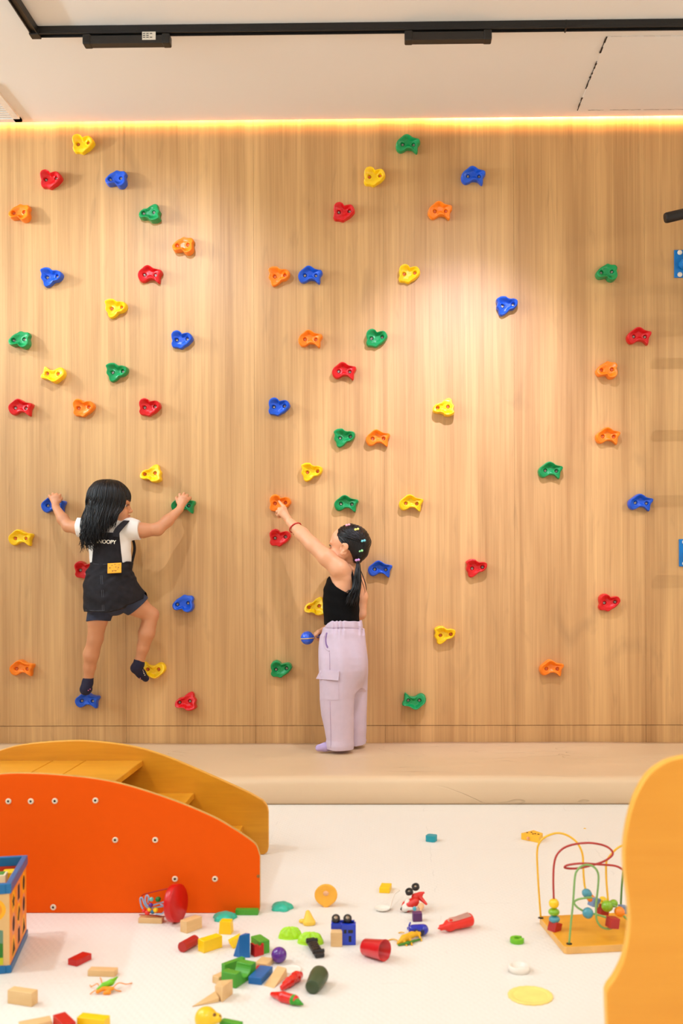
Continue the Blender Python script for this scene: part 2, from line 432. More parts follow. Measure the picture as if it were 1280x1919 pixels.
# floor: cream foam tiles
def floor_material():
    m = bpy.data.materials.new('cream_foam_tiles'); m.use_nodes = True; nt = m.node_tree; N = nt.nodes; L = nt.links
    b = N['Principled BSDF']; tc = N.new('ShaderNodeTexCoord')
    b.inputs['Roughness'].default_value = 0.55
    sp = N.new('ShaderNodeSeparateXYZ'); 
    nz = N.new('ShaderNodeTexNoise'); nz.inputs['Scale'].default_value = 22; L.new(tc.outputs['Object'], nz.inputs['Vector'])
    va = N.new('ShaderNodeVectorMath'); va.operation = 'MULTIPLY_ADD'; L.new(nz.outputs['Color'], va.inputs[0]); va.inputs[1].default_value = (0.022, 0.022, 0); L.new(tc.outputs['Object'], va.inputs[2])
    L.new(va.outputs[0], sp.inputs[0])
    def M_(op, a, b_=None, c_=None):
        x = N.new('ShaderNodeMath'); x.operation = op
        for i, v in enumerate((a, b_, c_)):
            if v is None: continue
            if hasattr(v, 'is_linked'): L.new(v, x.inputs[i])
            else: x.inputs[i].default_value = v
        return x.outputs[0]
    lines = []
    for ax, off in ((0, 0.23), (1, 0.31)):
        fr = M_('FRACT', M_('MULTIPLY_ADD', sp.outputs[ax], 1 / 0.51, off)); ds = M_('ABSOLUTE', M_('SUBTRACT', fr, 0.5))
        lines.append(M_('LESS_THAN', ds, 0.0025))
    ln = M_('MAXIMUM', lines[0], lines[1])
    n2 = N.new('ShaderNodeTexNoise'); n2.inputs['Scale'].default_value = 9; L.new(tc.outputs['Object'], n2.inputs['Vector'])
    ln = M_('MULTIPLY', ln, M_('MULTIPLY', M_('GREATER_THAN', n2.outputs['Fac'], 0.54), 0.09))
    # woven thread pattern of the foam
    wv = []
    for rot in (0.6, -0.6):
        mp = N.new('ShaderNodeMapping'); mp.inputs['Rotation'].default_value = (0, 0, rot); L.new(tc.outputs['Object'], mp.inputs['Vector'])
        wt = N.new('ShaderNodeTexWave'); wt.inputs['Scale'].default_value = 22; wt.inputs['Distortion'].default_value = 0.6; L.new(mp.outputs[0], wt.inputs['Vector']); wv.append(wt.outputs['Fac'])
    ht = M_('MULTIPLY', wv[0], wv[1])
    n3 = N.new('ShaderNodeTexNoise'); n3.inputs['Scale'].default_value = 2.2; n3.inputs['Detail'].default_value = 4; L.new(tc.outputs['Object'], n3.inputs['Vector'])
    mr = N.new('ShaderNodeMapRange'); mr.inputs[3].default_value = 0.97; mr.inputs[4].default_value = 1.02; L.new(n3.outputs['Fac'], mr.inputs[0])
    k = M_('MULTIPLY', mr.outputs[0], M_('SUBTRACT', 1.0, ln))
    vm = N.new('ShaderNodeVectorMath'); vm.operation = 'SCALE'; vm.inputs[0].default_value = lin((234, 228, 219))[:3]; L.new(k, vm.inputs['Scale'])
    L.new(vm.outputs[0], b.inputs['Base Color'])
    bp = N.new('ShaderNodeBump'); bp.inputs['Strength'].default_value = 0.35; bp.inputs['Distance'].default_value = 0.0015
    L.new(ht, bp.inputs['Height']); L.new(bp.outputs[0], b.inputs['Normal'])
    return m
tag(box_obj('floor', (-4.05, -7.05, -0.05), (4.05, 0.05, 0.0), floor_material()), kind='structure')

# long padded crash mat along the wall
def mat_leather():
    m = bpy.data.materials.new('beige_leatherette'); m.use_nodes = True; nt = m.node_tree; N = nt.nodes; L = nt.links
    b = N['Principled BSDF']; b.inputs['Roughness'].default_value = 0.42
    tc = N.new('ShaderNodeTexCoord')
    def nz(scale, sc, det, dist):
        mp = N.new('ShaderNodeMapping'); mp.inputs['Scale'].default_value = scale; L.new(tc.outputs['Object'], mp.inputs['Vector'])
        n = N.new('ShaderNodeTexNoise'); n.inputs['Scale'].default_value = sc; n.inputs['Detail'].default_value = det; n.inputs['Distortion'].default_value = dist; L.new(mp.outputs[0], n.inputs['Vector']); return n.outputs['Fac']
    def M_(op, a, b_):
        x = N.new('ShaderNodeMath'); x.operation = op
        for i, v in enumerate((a, b_)):
            if hasattr(v, 'is_linked'): L.new(v, x.inputs[i])
            else: x.inputs[i].default_value = v
        return x.outputs[0]
    def rng(v, a, b_, c, d):
        r = N.new('ShaderNodeMapRange'); r.interpolation_type = 'SMOOTHSTEP'
        for i, q in ((1, a), (2, b_), (3, c), (4, d)): r.inputs[i].default_value = q
        L.new(v, r.inputs[0]); return r.outputs[0]
    big = nz((1, 1.6, 1), 1.5, 2, 0.3)
    ln = M_('ABSOLUTE', M_('SUBTRACT', nz((1.0, 3.0, 3.0), 2.4, 2, 0.6), 0.5), 0)
    crease = M_('MULTIPLY', rng(ln, 0.0, 0.012, 1, 0), rng(nz((1, 1.4, 1), 2.2, 1, 0), 0.52, 0.64, 0, 1))
    grain = nz((1, 1, 1), 300, 2, 0)
    k = M_('SUBTRACT', rng(big, 0.3, 0.7, 0.97, 1.02), M_('MULTIPLY', crease, 0.10))
    vm = N.new('ShaderNodeVectorMath'); vm.operation = 'SCALE'; vm.inputs[0].default_value = lin((222, 192, 156))[:3]; L.new(k, vm.inputs['Scale']); L.new(vm.outputs[0], b.inputs['Base Color'])
    h = M_('ADD', M_('MULTIPLY', big, 1.0), M_('MULTIPLY', crease, -0.15)); h = M_('ADD', h, M_('MULTIPLY', grain, 0.006))
    bp = N.new('ShaderNodeBump'); bp.inputs['Strength'].default_value = 0.8; bp.inputs['Distance'].default_value = 0.02
    L.new(h, bp.inputs['Height']); L.new(bp.outputs[0], b.inputs['Normal'])
    return m
FRONT_Y = -(DIST - 1866 * CAM_H / (1509 - PY0))
bm = bmesh.new()
nx, prof = 160, []
yb, yf = -0.002, FRONT_Y
for t in range(0, 15): prof.append((yb + (yf + 0.035 - yb) * t / 14, MAT_H))
for a in range(1, 7):
    an = a / 6 * math.pi / 2; prof.append((yf + 0.035 - 0.035 * math.sin(an), MAT_H - 0.028 + 0.028 * math.cos(an)))
prof += [(yf - 0.004, 0.055), (yf - 0.002, 0.03), (yf + 0.003, 0.010), (yf + 0.012, 0.0), (yb, 0.0)]
rings = []
for i in range(nx + 1):
    X = -3.6 + 7.2 * i / nx; ring = []
    for j, (y, z) in enumerate(prof):
        dz = 0.0
        if z > 0.06:
            dz = -0.0045 + 0.002 * math.sin(X * 3.1 + y * 6) + 0.001 * math.sin(X * 9.0 - y * 14) + 0.0015 * math.sin(X * 1.3)
        ring.append(bm.verts.new((X, y, z + dz)))
    rings.append(ring)
for a, b in zip(rings[:-1], rings[1:]):
    for j in range(len(prof)):
        k = (j + 1) % len(prof)
        f = bm.faces.new((a[j], a[k], b[k], b[j])); f.smooth = True
bm.faces.new(rings[0]); bm.faces.new(rings[-1][::-1])
crash = bm_obj('crash_mat', bm, mat_leather())
tag(crash, 'long low beige padded mat running along the foot of the wooden climbing wall', 'mat')
# ------------------------------------------------------------------ ceiling fixtures
M_BLACK = mat('black_metal', (22, 19, 17), 0.45)
M_BLACK2 = mat('black_plastic', (34, 29, 25), 0.5)
def ceil_pt(px, py): return G(px, py, CEIL)
tr = empty('lighting_track', (0.6, TRACK_Y, CEIL), 'black lighting track running along the ceiling and turning toward the viewer', 'light track')
XL = P(66, 46, TRACK_Y).x
bm = bmesh.new(); add_box(bm, Vector(((XL + 2.6) / 2, TRACK_Y, CEIL - 0.011)), (2.6 - XL, 0.030, 0.020))
add_box(bm, Vector(((XL + 2.6) / 2, TRACK_Y - 0.012, CEIL - 0.025)), (2.6 - XL, 0.005, 0.009))
add_box(bm, Vector(((XL + 2.6) / 2, TRACK_Y + 0.012, CEIL - 0.025)), (2.6 - XL, 0.005, 0.009))
local(tr, bm_obj('rail', bm, M_BLACK, bevel=0.001))
bm = bmesh.new(); add_box(bm, Vector((XL, -2.0, CEIL - 0.011)), (0.030, 2.42, 0.020))
add_box(bm, Vector((XL - 0.012, -2.0, CEIL - 0.025)), (0.005, 2.42, 0.009)); add_box(bm, Vector((XL + 0.012, -2.0, CEIL - 0.025)), (0.005, 2.42, 0.009))
local(tr, bm_obj('rail', bm, M_BLACK, bevel=0.001))
bm = bmesh.new(); add_box(bm, Vector((XL, TRACK_Y, CEIL - 0.017)), (0.036, 0.036, 0.032)); local(tr, bm_obj('corner_joint', bm, M_BLACK, bevel=0.002))
bm = bmesh.new(); add_box(bm, Vector((P(1060, 42, TRACK_Y).x, TRACK_Y, CEIL - 0.0165)), (0.006, 0.034, 0.030)); local(tr, bm_obj('joint_cover', bm, M_BLACK, bevel=0.001))
def track_head(px0, px1, label, sticker):
    x0, x1 = P(px0, 62, TRACK_Y).x, P(px1, 62, TRACK_Y).x
    cx = (x0 + x1) / 2; zt, zb = CEIL - 0.0335, CEIL - 0.071
    t = empty('track_light', (cx, TRACK_Y, zt), label, 'track light', 'linear wall washers on the ceiling track')
    bm = bmesh.new(); add_box(bm, Vector((cx, TRACK_Y, (zt + zb) / 2 - 0.002)), (x1 - x0 - 0.03, 0.034, 0.030)); local(t, bm_obj('housing', bm, M_BLACK2, bevel=0.002))
    for xx in (x0 + 0.015, x1 - 0.015):
        bm = bmesh.new(); add_box(bm, Vector((xx, TRACK_Y, (zt + zb) / 2)), (0.030, 0.040, zt - zb)); local(t, bm_obj('end_cap', bm, M_BLACK, bevel=0.005, seg=3))
    bm = bmesh.new(); add_box(bm, Vector((cx, TRACK_Y + 0.0165, (zt + zb) / 2 - 0.006)), (x1 - x0 - 0.07, 0.004, 0.018))
    m = bpy.data.materials.new('lamp_diffuser'); m.use_nodes = True; b = m.node_tree.nodes['Principled BSDF']; b.inputs['Emission Color'].default_value = (1, .8, .6, 1); b.inputs['Emission Strength'].default_value = 0.4
    local(t, bm_obj('diffuser', bm, m))
    if sticker:
        px, py = 279, 67; c = P(px, py, TRACK_Y - 0.0178)
        bm = bmesh.new(); add_box(bm, c, (0.050, 0.0012, 0.030))
        st = local(t, bm_obj('sticker', bm, mat('sticker_paper', (226, 214, 196), 0.6)))
        bm = bmesh.new()
        for r_, (w_, n_) in enumerate(((0.034, 3), (0.022, 2), (0.030, 3))):
            for q in range(n_): add_box(bm, c + Vector((-0.018 + q * 0.013, -0.0009, 0.008 - r_ * 0.007)), (0.009, 0.0006, 0.0025))
        s2 = bm_obj('printed_lines', bm, M_BLACK); s2.parent = st
    return t
track_head(157, 320, 'black linear track light with a white sticker, nearer the track corner', True)
track_head(758, 921, 'black linear track light without a sticker, farther from the track corner', False)

# air vent in the ceiling, cut by the left edge
va, vb = ceil_pt(37, 224), ceil_pt(1, 178)
vt = empty('ceiling_vent', (vb.x - 0.2, (va.y + vb.y) / 2, CEIL), 'white slatted air vent in the ceiling above the left end of the wall', 'vent')
y0, y1 = va.y, va.y - 0.34; x1, x0 = (va.x + vb.x) / 2 + 0.01, (va.x + vb.x) / 2 - 0.5
bm = bmesh.new()
for lo, hi in (((x0, y1, CEIL - 0.012), (x1, y1 + 0.03, CEIL)), ((x0, y0 - 0.03, CEIL - 0.012), (x1, y0, CEIL)), ((x0, y1, CEIL - 0.012), (x0 + 0.03, y0, CEIL)), ((x1 - 0.03, y1, CEIL - 0.012), (x1, y0, CEIL))):
    add_box(bm, Vector([(a + b) / 2 for a, b in zip(lo, hi)]), [b - a for a, b in zip(lo, hi)])
local(vt, bm_obj('frame', bm, mat('vent_white', (236, 224, 208), 0.5)))
bm = bmesh.new(); add_box(bm, Vector(((x0 + x1) / 2, (y0 + y1) / 2, CEIL - 0.001)), (x1 - x0 - 0.05, y0 - y1 - 0.05, 0.002)); local(vt, bm_obj('backing', bm, mat('vent_dark', (38, 34, 30), 0.8)))
for k in range(13):
    yy = y1 + 0.045 + k * (y0 - y1 - 0.09) / 12
    bm = bmesh.new(); add_box(bm, Vector(((x0 + x1) / 2, yy, CEIL - 0.006)), (x1 - x0 - 0.06, 0.009, 0.006)); local(vt, bm_obj('slat', bm, MATS['vent_white']))

# ceiling access hatch: painted board with a dark open joint
ha, hb, hc = ceil_pt(1079, 206), ceil_pt(1134, 67), ceil_pt(1290, 204)
ht = empty('access_hatch', (ha.x + 0.3, (ha.y + hb.y) / 2, CEIL), 'cream ceiling access hatch with a cracked dark joint, right of the track lights', 'hatch')
hx1 = ha.x + 0.62
bm = bmesh.new(); add_box(bm, Vector(((ha.x + hx1) / 2 + 0.004, (ha.y + hb.y) / 2, CEIL - 0.0015)), (hx1 - ha.x - 0.008, ha.y - hb.y - 0.008, 0.003))
local(ht, bm_obj('panel', bm, M_CEIL))
def joint(p, q, w0, n, gaps):
    bm = bmesh.new()
    for k in range(n):
        if k in gaps: continue
        a = p.lerp(q, k / n); b = p.lerp(q, (k + 1) / n); d = (b - a).normalized(); nrm = Vector((-d.y, d.x, 0))
        wa = w0 * RNG.uniform(0.5, 1.4); off = nrm * RNG.uniform(-0.0012, 0.0012)
        vs = [bm.verts.new(Vector((v.x, v.y, CEIL - 0.0034))) for v in (a - nrm * wa + off, b - nrm * wa + off, b + nrm * wa + off, a + nrm * wa + off)]
        bm.faces.new(vs)
    return bm
q1 = Vector((ha.x + 0.006, ha.y, 0)); q2 = Vector((hb.x + 0.006, hb.y, 0))
cj = local(ht, bm_obj('open_joint', joint(q1, q2, 0.0028, 40, {8, 9, 10, 11, 12, 28, 29, 30, 31}), mat('joint_dark', (52, 40, 30), 0.9)))
cj['kind'] = 'stuff'
cj = local(ht, bm_obj('open_joint', joint(Vector((ha.x, ha.y - 0.003, 0)), Vector((hx1, ha.y - 0.003, 0)), 0.0012, 46, {0, 1, 2, 3, 9, 10, 21}), MATS['joint_dark']))
cj['kind'] = 'stuff'
cj = local(ht, bm_obj('open_joint', joint(Vector((ha.x, hb.y, 0)), Vector((hx1, hb.y, 0)), 0.0006, 30, set(range(0, 30, 3))), mat('joint_pale', (180, 150, 120), 0.9))); cj['kind'] = 'stuff'

# ------------------------------------------------------------------ climbing holds
HCOL = {'red': (214, 12, 20), 'blue': (14, 84, 206), 'green': (0, 146, 78), 'yellow': (255, 206, 10), 'orange': (255, 136, 22)}
for k, v in HCOL.items():
    mat('hold_' + k, v, 0.34, noise=0.03, bump=0.06, bscale=260, sss=0.4 if k in ('yellow', 'orange') else 0.0)
M_BOLT = mat('bolt_steel', (170, 160, 150), 0.3, metal=0.9)
OUT = {
 'arch': ([(257,130),(264,108),(288,88),(306,74),(322,70),(338,76),(360,90),(384,95),(400,98),(402,112),(390,132),(388,160),(382,172),(370,164),(356,152),(340,148),(322,149),(304,160),(284,165),(266,154)], [(298,124),(364,126)], (329,120)),
 'heart': ([(889,545),(890,525),(902,508),(916,501),(930,500),(946,508),(957,522),(975,519),(1000,516),(1016,528),(1022,548),(1012,566),(992,586),(968,600),(948,612),(926,606),(898,603),(887,585),(893,565)], [(922,558),(989,552)], (954,556)),
 'tooth': ([(681,300),(694,288),(712,281),(738,282),(750,293),(768,300),(790,299),(812,307),(816,325),(808,344),(788,360),(764,365),(748,380),(730,392),(712,397),(698,386),(694,365),(682,345),(687,322)], [(721,340),(786,333)], (748,339)),
}
SC_ = {'arch': 1 / 3.2, 'heart': 1 / 3.368, 'tooth': 1 / 3.368}
def hold_mesh(kind, color):
    pts, bolts, c = OUT[kind]; k = SC_[kind] / 418.0
    pts = [Vector(((p[0] - c[0]) * k, -(p[1] - c[1]) * k, 0)) for p in pts]
    bl = [Vector(((p[0] - c[0]) * k, -(p[1] - c[1]) * k, 0)) for p in bolts]
    curve = catmull(pts, 12, closed=True)
    core = Vector((0, 0.001 if kind != 'arch' else 0.006, 0))
    n = 96; ang = {}
    cum = [0]
    for i in range(len(curve)): cum.append(cum[-1] + (curve[(i + 1) % len(curve)] - curve[i]).length)
    ring0 = []
    for i in range(n):
        t = cum[-1] * i / n; j = max(q for q in range(len(curve)) if cum[q] <= t)
        f = (t - cum[j]) / max(1e-9, cum[j + 1] - cum[j]); ring0.append(curve[j].lerp(curve[(j + 1) % len(curve)], f))
    verts = []; rows = []
    def rimh(p): return 0.036 + 0.010 * max(-1, min(1, p.y / 0.03)) + 0.002 * math.sin(p.x * 90)
    def inner(p, s):
        top = rimh(p)
        flo = 0.024 + 0.10 * max(0, -p.y - 0.002) * (1 if kind == 'arch' else 0.3)
        u = min(1, max(0, (s - 0.30) / 0.58)); u = u * u * (3 - 2 * u)
        h = flo + (top - flo) * u
        for b in bl:
            r = (p - b).length
            u = min(1, max(0, (r - 0.0062) / 0.0030)); u = u * u * (3 - 2 * u)
            h = min(h, h * u + (flo - 0.010) * (1 - u))
            q = math.exp(-((r - 0.0105) / 0.0030) ** 2); h += 0.0012 * q
        return h
    prof = [(1.0, 0.0, None), (1.01, 0.25, None), (1.0, 0.55, None), (0.975, 0.82, None), (0.945, 0.95, None)]
    for sc, hf, _ in prof:
        row = []
        for p in ring0:
            q = core + (p - core) * sc; row.append((q.x, q.y, rimh(p) * hf))
        rows.append(row)
    m_ = 24
    for i in range(m_ + 1):
        s = 0.905 * (1 - i / m_)
        row = []
        for p in ring0:
            q = core + (p - core) * s; row.append((q.x, q.y, inner(q, s / 0.98)))
        rows.append(row)
        if i == m_: rows[-1] = [rows[-1][0]] * 1
    bm = bmesh.new(); R = [[bm.verts.new((v[0], -v[2], v[1])) for v in row] for row in rows]
    for a, b in zip(R[:-1], R[1:]):
        for i in range(n):
            if len(b) == 1: f = bm.faces.new((a[i], a[(i + 1) % n], b[0]))
            else: f = bm.faces.new((a[i], a[(i + 1) % n], b[(i + 1) % n], b[i]))
            f.smooth = True
    bmesh.ops.recalc_face_normals(bm, faces=bm.faces)
    me = bpy.data.meshes.new('climbing_hold'); bm.to_mesh(me); bm.free(); me.materials.append(MATS['hold_' + color])
    return me, bl
bm = bmesh.new()
add_lathe(bm, [(0.0, 0.0), (0.0058, 0.0), (0.0062, 0.003), (0.0055, 0.0065), (0.0035, 0.007), (0.0030, 0.0035), (0.0, 0.0035)], Matrix.Rotation(math.pi / 2, 4, 'X'), n=16)
bmesh.ops.recalc_face_normals(bm, faces=bm.faces)
me_bolt = bpy.data.meshes.new('bolt'); bm.to_mesh(me_bolt); bm.free(); me_bolt2 = me_bolt.copy(); me_bolt.materials.append(M_BOLT); me_bolt2.materials.append(mat('bolt_glow_tint', (226, 130, 84), 0.35, metal=0.6))  # second bolt: warm glow of yellow and orange holds put into its colour
HOLDS = [
 ('yellow', 'heart', 0, 159, 274, 'topmost on the left side of the wall, under the glowing ceiling slot'),
 ('red', 'heart', 0, 99, 340, 'at the upper left, level with and left of a blue hold'),
 ('blue', 'heart', 180, 220, 339, 'at the upper left, below and right of the topmost yellow hold'),
 ('orange', 'heart', 180, 40, 402, 'at the upper left edge, below and left of a red hold'),
 ('green', 'tooth', 180, 283, 402, 'at upper left, between a blue hold above and an orange one below'),
 ('orange', 'heart', 180, 345, 463, 'just above and right of the red arched hold at upper left'),
 ('blue', 'tooth', 0, 100, 523, 'alone at the left, level with a red arched hold to its right'),
 ('red', 'arch', 0, 283, 517, 'with arched lower edge, below the green hold of the upper left group'),
 ('yellow', 'tooth', 0, 220, 581, 'between a red hold above right and a green hold straight below'),
 ('green', 'heart', 180, 40, 639, 'at the left edge, above and left of an upturned yellow hold'),
 ('blue', 'heart', 0, 343, 639, 'right of the left group, above and right of a red hold'),
 ('yellow', 'arch', 180, 103, 704, 'turned horns up, between green, red and orange holds at the left'),
 ('green', 'tooth', 0, 222, 700, 'right of the upturned yellow hold, below another yellow one'),
 ('red', 'arch', 0, 42, 765, 'with arched lower edge, at the left edge beside an orange hold'),
 ('orange', 'heart', 0, 160, 766, 'between two red holds of the same row at the left'),
 ('red', 'heart', 0, 283, 765, 'lobed, above the yellow hold that is over the climbing child'),
 ('yellow', 'tooth', 180, 285, 888, 'just above and right of the climbing child with long hair'),
 ('blue', 'arch', 0, 103, 947, "gripped by the climbing child's left hand"),
 ('green', 'arch', 0, 345, 947, "gripped by the climbing child's right hand"),
 ('yellow', 'arch', 0, 42, 1008, 'at the left edge, below the hold in the climbing child\'s left hand'),
 ('red', 'heart', 0, 163, 1068, 'half hidden behind the waist of the climbing child'),
 ('blue', 'heart', 180, 345, 1131, 'right of the bent knee of the climbing child'),
 ('orange', 'arch', 0, 44, 1251, 'at the lower left edge, left of the climbing child\'s feet'),
 ('yellow', 'arch', 180, 290, 1255, "beside the climbing child's raised right foot"),
 ('blue', 'arch', 0, 166, 1311, "under the climbing child's standing left foot"),
 ('red', 'tooth', 180, 350, 1313, 'lowest on the left half, right of the blue hold carrying a foot'),
 ('green', 'arch', 0, 764, 274, 'highest of the middle group, close under the glowing ceiling slot'),
 ('yellow', 'heart', 0, 702, 335, 'between the topmost green hold and a red one in the middle group'),
 ('blue', 'arch', 0, 886, 333, 'at the upper right of the middle group, above an orange one'),
 ('orange', 'arch', 0, 824, 398, 'directly below left of the upper blue hold in the middle group'),
 ('red', 'heart', 0, 645, 401, 'highest red one of the middle group, below left of a yellow one'),
 ('orange', 'tooth', 0, 524, 521, 'close beside the blue arched hold at the left of the middle group'),
 ('blue', 'arch', 0, 582, 518, 'close to the right of an orange hold and above another orange one'),
 ('yellow', 'heart', 0, 767, 516, 'at the top edge of the bright spot lit on the wall'),
 ('orange', 'arch', 0, 582, 637, 'between the blue arched hold above and the red arched hold below right'),
 ('green', 'heart', 0, 706, 636, 'lobed, above and right of the red arched hold in the middle group'),
 ('red', 'arch', 0, 645, 697, 'in the centre of the middle group, with arched lower edge'),
 ('blue', 'heart', 0, 524, 764, 'lobed, at the left of the middle group, above a yellow one'),
 ('yellow', 'tooth', 180, 831, 764, 'inside the brightest lit patch of the wall'),
 ('green', 'tooth', 0, 646, 822, 'side by side with an orange hold, below the red arched one'),
 ('orange', 'arch', 0, 708, 822, 'side by side with a green hold, below the brightly lit area'),
 ('yellow', 'tooth', 0, 585, 886, 'above and right of the orange hold touched by the standing child'),
 ('orange', 'heart', 0, 526, 944, "touched by the standing child's pointing finger"),
 ('green', 'arch', 0, 649, 944, "directly above the standing child's head"),
 ('yellow', 'arch', 0, 770, 943, 'right of the green hold above the standing child\'s head'),
 ('red', 'heart', 0, 526, 1008, "directly below the orange hold touched by the standing child's finger"),
 ('blue', 'arch', 0, 712, 1066, "just right of the standing child's ponytail"),
 ('yellow', 'tooth', 180, 591, 1136, "partly hidden behind the standing child's black top"),
 ('green', 'heart', 0, 528, 1253, "left of the standing child's lilac trousers"),
 ('yellow', 'tooth', 0, 833, 1190, 'low on the wall, right of the standing child, above a green one'),
 ('green', 'arch', 180, 776, 1313, 'turned horns up, lowest on the wall, right of the lilac trousers'),
 ('green', 'arch', 0, 1030, 882, 'with arched lower edge, between the middle and the right groups'),
 ('blue', 'tooth', 0, 949, 576, 'just right of the brightest lit patch of the wall'),
 ('green', 'heart', 180, 1135, 513, 'highest of the right group, above a red one and an orange one'),
 ('red', 'arch', 0, 1195, 632, 'arched, right of and above an orange one, near the right edge'),
 ('orange', 'heart', 180, 1135, 695, 'lobed, upper of two orange holds one above the other at the right'),
 ('orange', 'arch', 0, 1137, 818, 'arched, lower of two orange holds one above the other at the right'),
 ('blue', 'arch', 0, 1198, 942, 'nearest to the striped ladder shadows at the right edge'),
 ('red', 'tooth', 0, 892, 1065, 'midway right of the standing child\'s head, above a yellow one'),
 ('red', 'heart', 0, 1140, 1129, 'lowest of the right group, right of and above an orange one'),
 ('orange', 'arch', 0, 1032, 1251, 'lowest one right of the standing child, below the lowest red hold'),
]
cache = {}
for colr, kind, rot, px, py, where in HOLDS:
    if (colr, kind) not in cache: cache[(colr, kind)] = hold_mesh(kind, colr)
    me, bl = cache[(colr, kind)]
    p = P(px, py, 0); 
    o = bpy.data.objects.new('climbing_hold', me); COL.objects.link(o); o.location = p
    jit = RNG.uniform(-0.03, 0.03)
    o.rotation_euler = (0, math.radians(rot) + jit, 0)
    tag(o, '%s climbing hold %s' % (colr, where), 'climbing hold', 'climbing holds on the wooden wall')
    for b in bl:
        q = bpy.data.objects.new('bolt', me_bolt2 if colr in ('yellow', 'orange') else me_bolt); COL.objects.link(q); q.parent = o; q.location = (b.x, -0.0145, b.y)

# ------------------------------------------------------------------ wall bars mostly beyond the right edge
M_BLUEM = mat('blue_enamel', (0, 120, 200), 0.3, noise=0.03)
M_WASH = mat('washer_cream', (238, 226, 208), 0.4)
bars = empty('wall_ladder', (1.42, 0, 1.5), 'blue metal wall ladder frame bolted to the wall at the right edge', 'wall ladder')
def plate(px, py, hh):
    c = P(px, py, 0)
    bm = bmesh.new(); add_box(bm, Vector((c.x + 0.06, -0.003, c.z)), (0.12, 0.006, hh)); pl = local(bars, bm_obj('wall_plate', bm, M_BLUEM, bevel=0.002))
    for dx in (0.024, 0.096):
        for dz in (-hh / 2 + 0.013, hh / 2 - 0.013):
            bm = bmesh.new(); add_lathe(bm, [(0, 0), (0.0105, 0), (0.011, 0.003), (0.008, 0.006), (0.0075, 0.006), (0.0045, 0.010), (0, 0.010)], Matrix.Translation((c.x + dx, -0.006, c.z + dz)) @ Matrix.Rotation(math.pi / 2, 4, 'X'), n=18)
            q = bm_obj('bolt', bm, M_WASH); q.parent = pl
    return c
pa = plate(1263, 495, 0.124); pb = plate(1272, 1036, 0.122)
for c in (pa, pb):
    bm = bmesh.new()
    add_tube(bm, catmull([(c.x + 0.035, -0.006, c.z - 0.01), (c.x + 0.045, -0.03, c.z + 0.0), (c.x + 0.09, -0.09, c.z + 0.02), (c.x + 0.29, -0.24, c.z + 0.03)], 8), 0.019, n=14)
    local(bars, bm_obj('arm', bm, M_BLUEM, smooth=True))
xr = pa.x + 0.13
bm = bmesh.new(); add_tube(bm, [(xr + .16, -0.24, 0.9), (xr + .16, -0.24, 2.55)], 0.019, n=14); local(bars, bm_obj('upright', bm, M_BLUEM, smooth=True))
bm = bmesh.new(); add_tube(bm, [(xr + 0.6, -0.24, 0.9), (xr + 0.6, -0.24, 2.55)], 0.019, n=14); local(bars, bm_obj('upright', bm, M_BLUEM, smooth=True))
for z in (2.15, 2.02, 1.887, 1.594, 1.329, 1.003):
    bm = bmesh.new(); add_tube(bm, [(xr - 0.035, -0.24, z), (xr + 0.635, -0.24, z)], 0.021, n=14); local(bars, bm_obj('rung', bm, M_BLUEM, smooth=True))
hb0 = P(1246, 409, -0.35); hb1 = P(1330, 389, -0.35)
bm = bmesh.new(); add_tube(bm, [hb0, hb0.lerp(hb1, 0.04), hb1, hb1 + (hb1 - hb0) * 1.2], [0.0185, 0.0215, 0.0215, 0.0215], n=20)
local(bars, bm_obj('grip_handle', bm, mat('foam_grip', (24, 18, 13), 0.6, bump=0.1), smooth=False))
bm = bmesh.new(); add_tube(bm, [hb1 + (hb1 - hb0) * 0.1, Vector((xr + .16, -0.24, 2.5))], 0.014, n=10); local(bars, bm_obj('handle_bar', bm, M_BLUEM, smooth=True))

# ------------------------------------------------------------------ arched step toy at the left
Y1 = -(DIST - 1866 * CAM_H / (1712 - PY0))       # outer face of the orange side
Y2 = -(DIST - 1866 * CAM_H / (1602 - PY0))       # inner face of the yellow side
M_YW = woodmat('amber_plywood', (196, 126, 16), (232, 162, 34), 'X', 1.0, rough=0.35, stretch=0.22, fine=0.35, bump=0.0, coat=0.2)
M_ORANGE = mat('orange_laminate', (236, 88, 0), 0.6, noise=0.01, spec=0.12)
M_PLY = mat('plywood_edge', (206, 158, 84), 0.5, noise=0.08, nscale=80)
def side_panel(parent, name, pxs, y, th, mface, medge, pxbottom_z=0.0):
    pts = []
    for px, py in pxs:
        p = P(px, py, y); pts.append((p.x, max(0.0, p.z)))
    bm = bmesh.new(); n = len(pts)
    f0 = [bm.verts.new((a, y, b)) for a, b in pts]; f1 = [bm.verts.new((a, y + th, b)) for a, b in pts]
    fa = bm.faces.new(f0); fb = bm.faces.new(f1[::-1]); fa.material_index = fb.material_index = 0
    for i in range(n):
        f = bm.faces.new((f0[i], f1[i], f1[(i + 1) % n], f0[(i + 1) % n])); f.material_index = 1
    return local(parent, bm_obj(name, bm, [mface, medge], bevel=0.003, seg=3))
def smooth_px(pts, n=6): return [(v.x, v.y) for v in catmull([(a, b, 0) for a, b in pts], n)]
stairs = empty('step_arch', (-1.0, (Y1 + Y2) / 2, 0), 'low wooden climbing steps between an orange and a yellow arched side board', 'play steps')
top1 = smooth_px([(-330, 1560), (-240, 1510), (-150, 1478), (-60, 1458), (0, 1451), (41, 1449.5), (102, 1452), (179, 1460), (244, 1474), (329, 1502), (400, 1532), (445, 1558)])
o1 = top1 + smooth_px([(467, 1573), (480, 1585), (487, 1605)], 4) + [(487, 1700), (486, 1708), (481, 1712.5), (-360, 1712.5), (-366, 1706), (-366, 1605), (-350, 1575)]
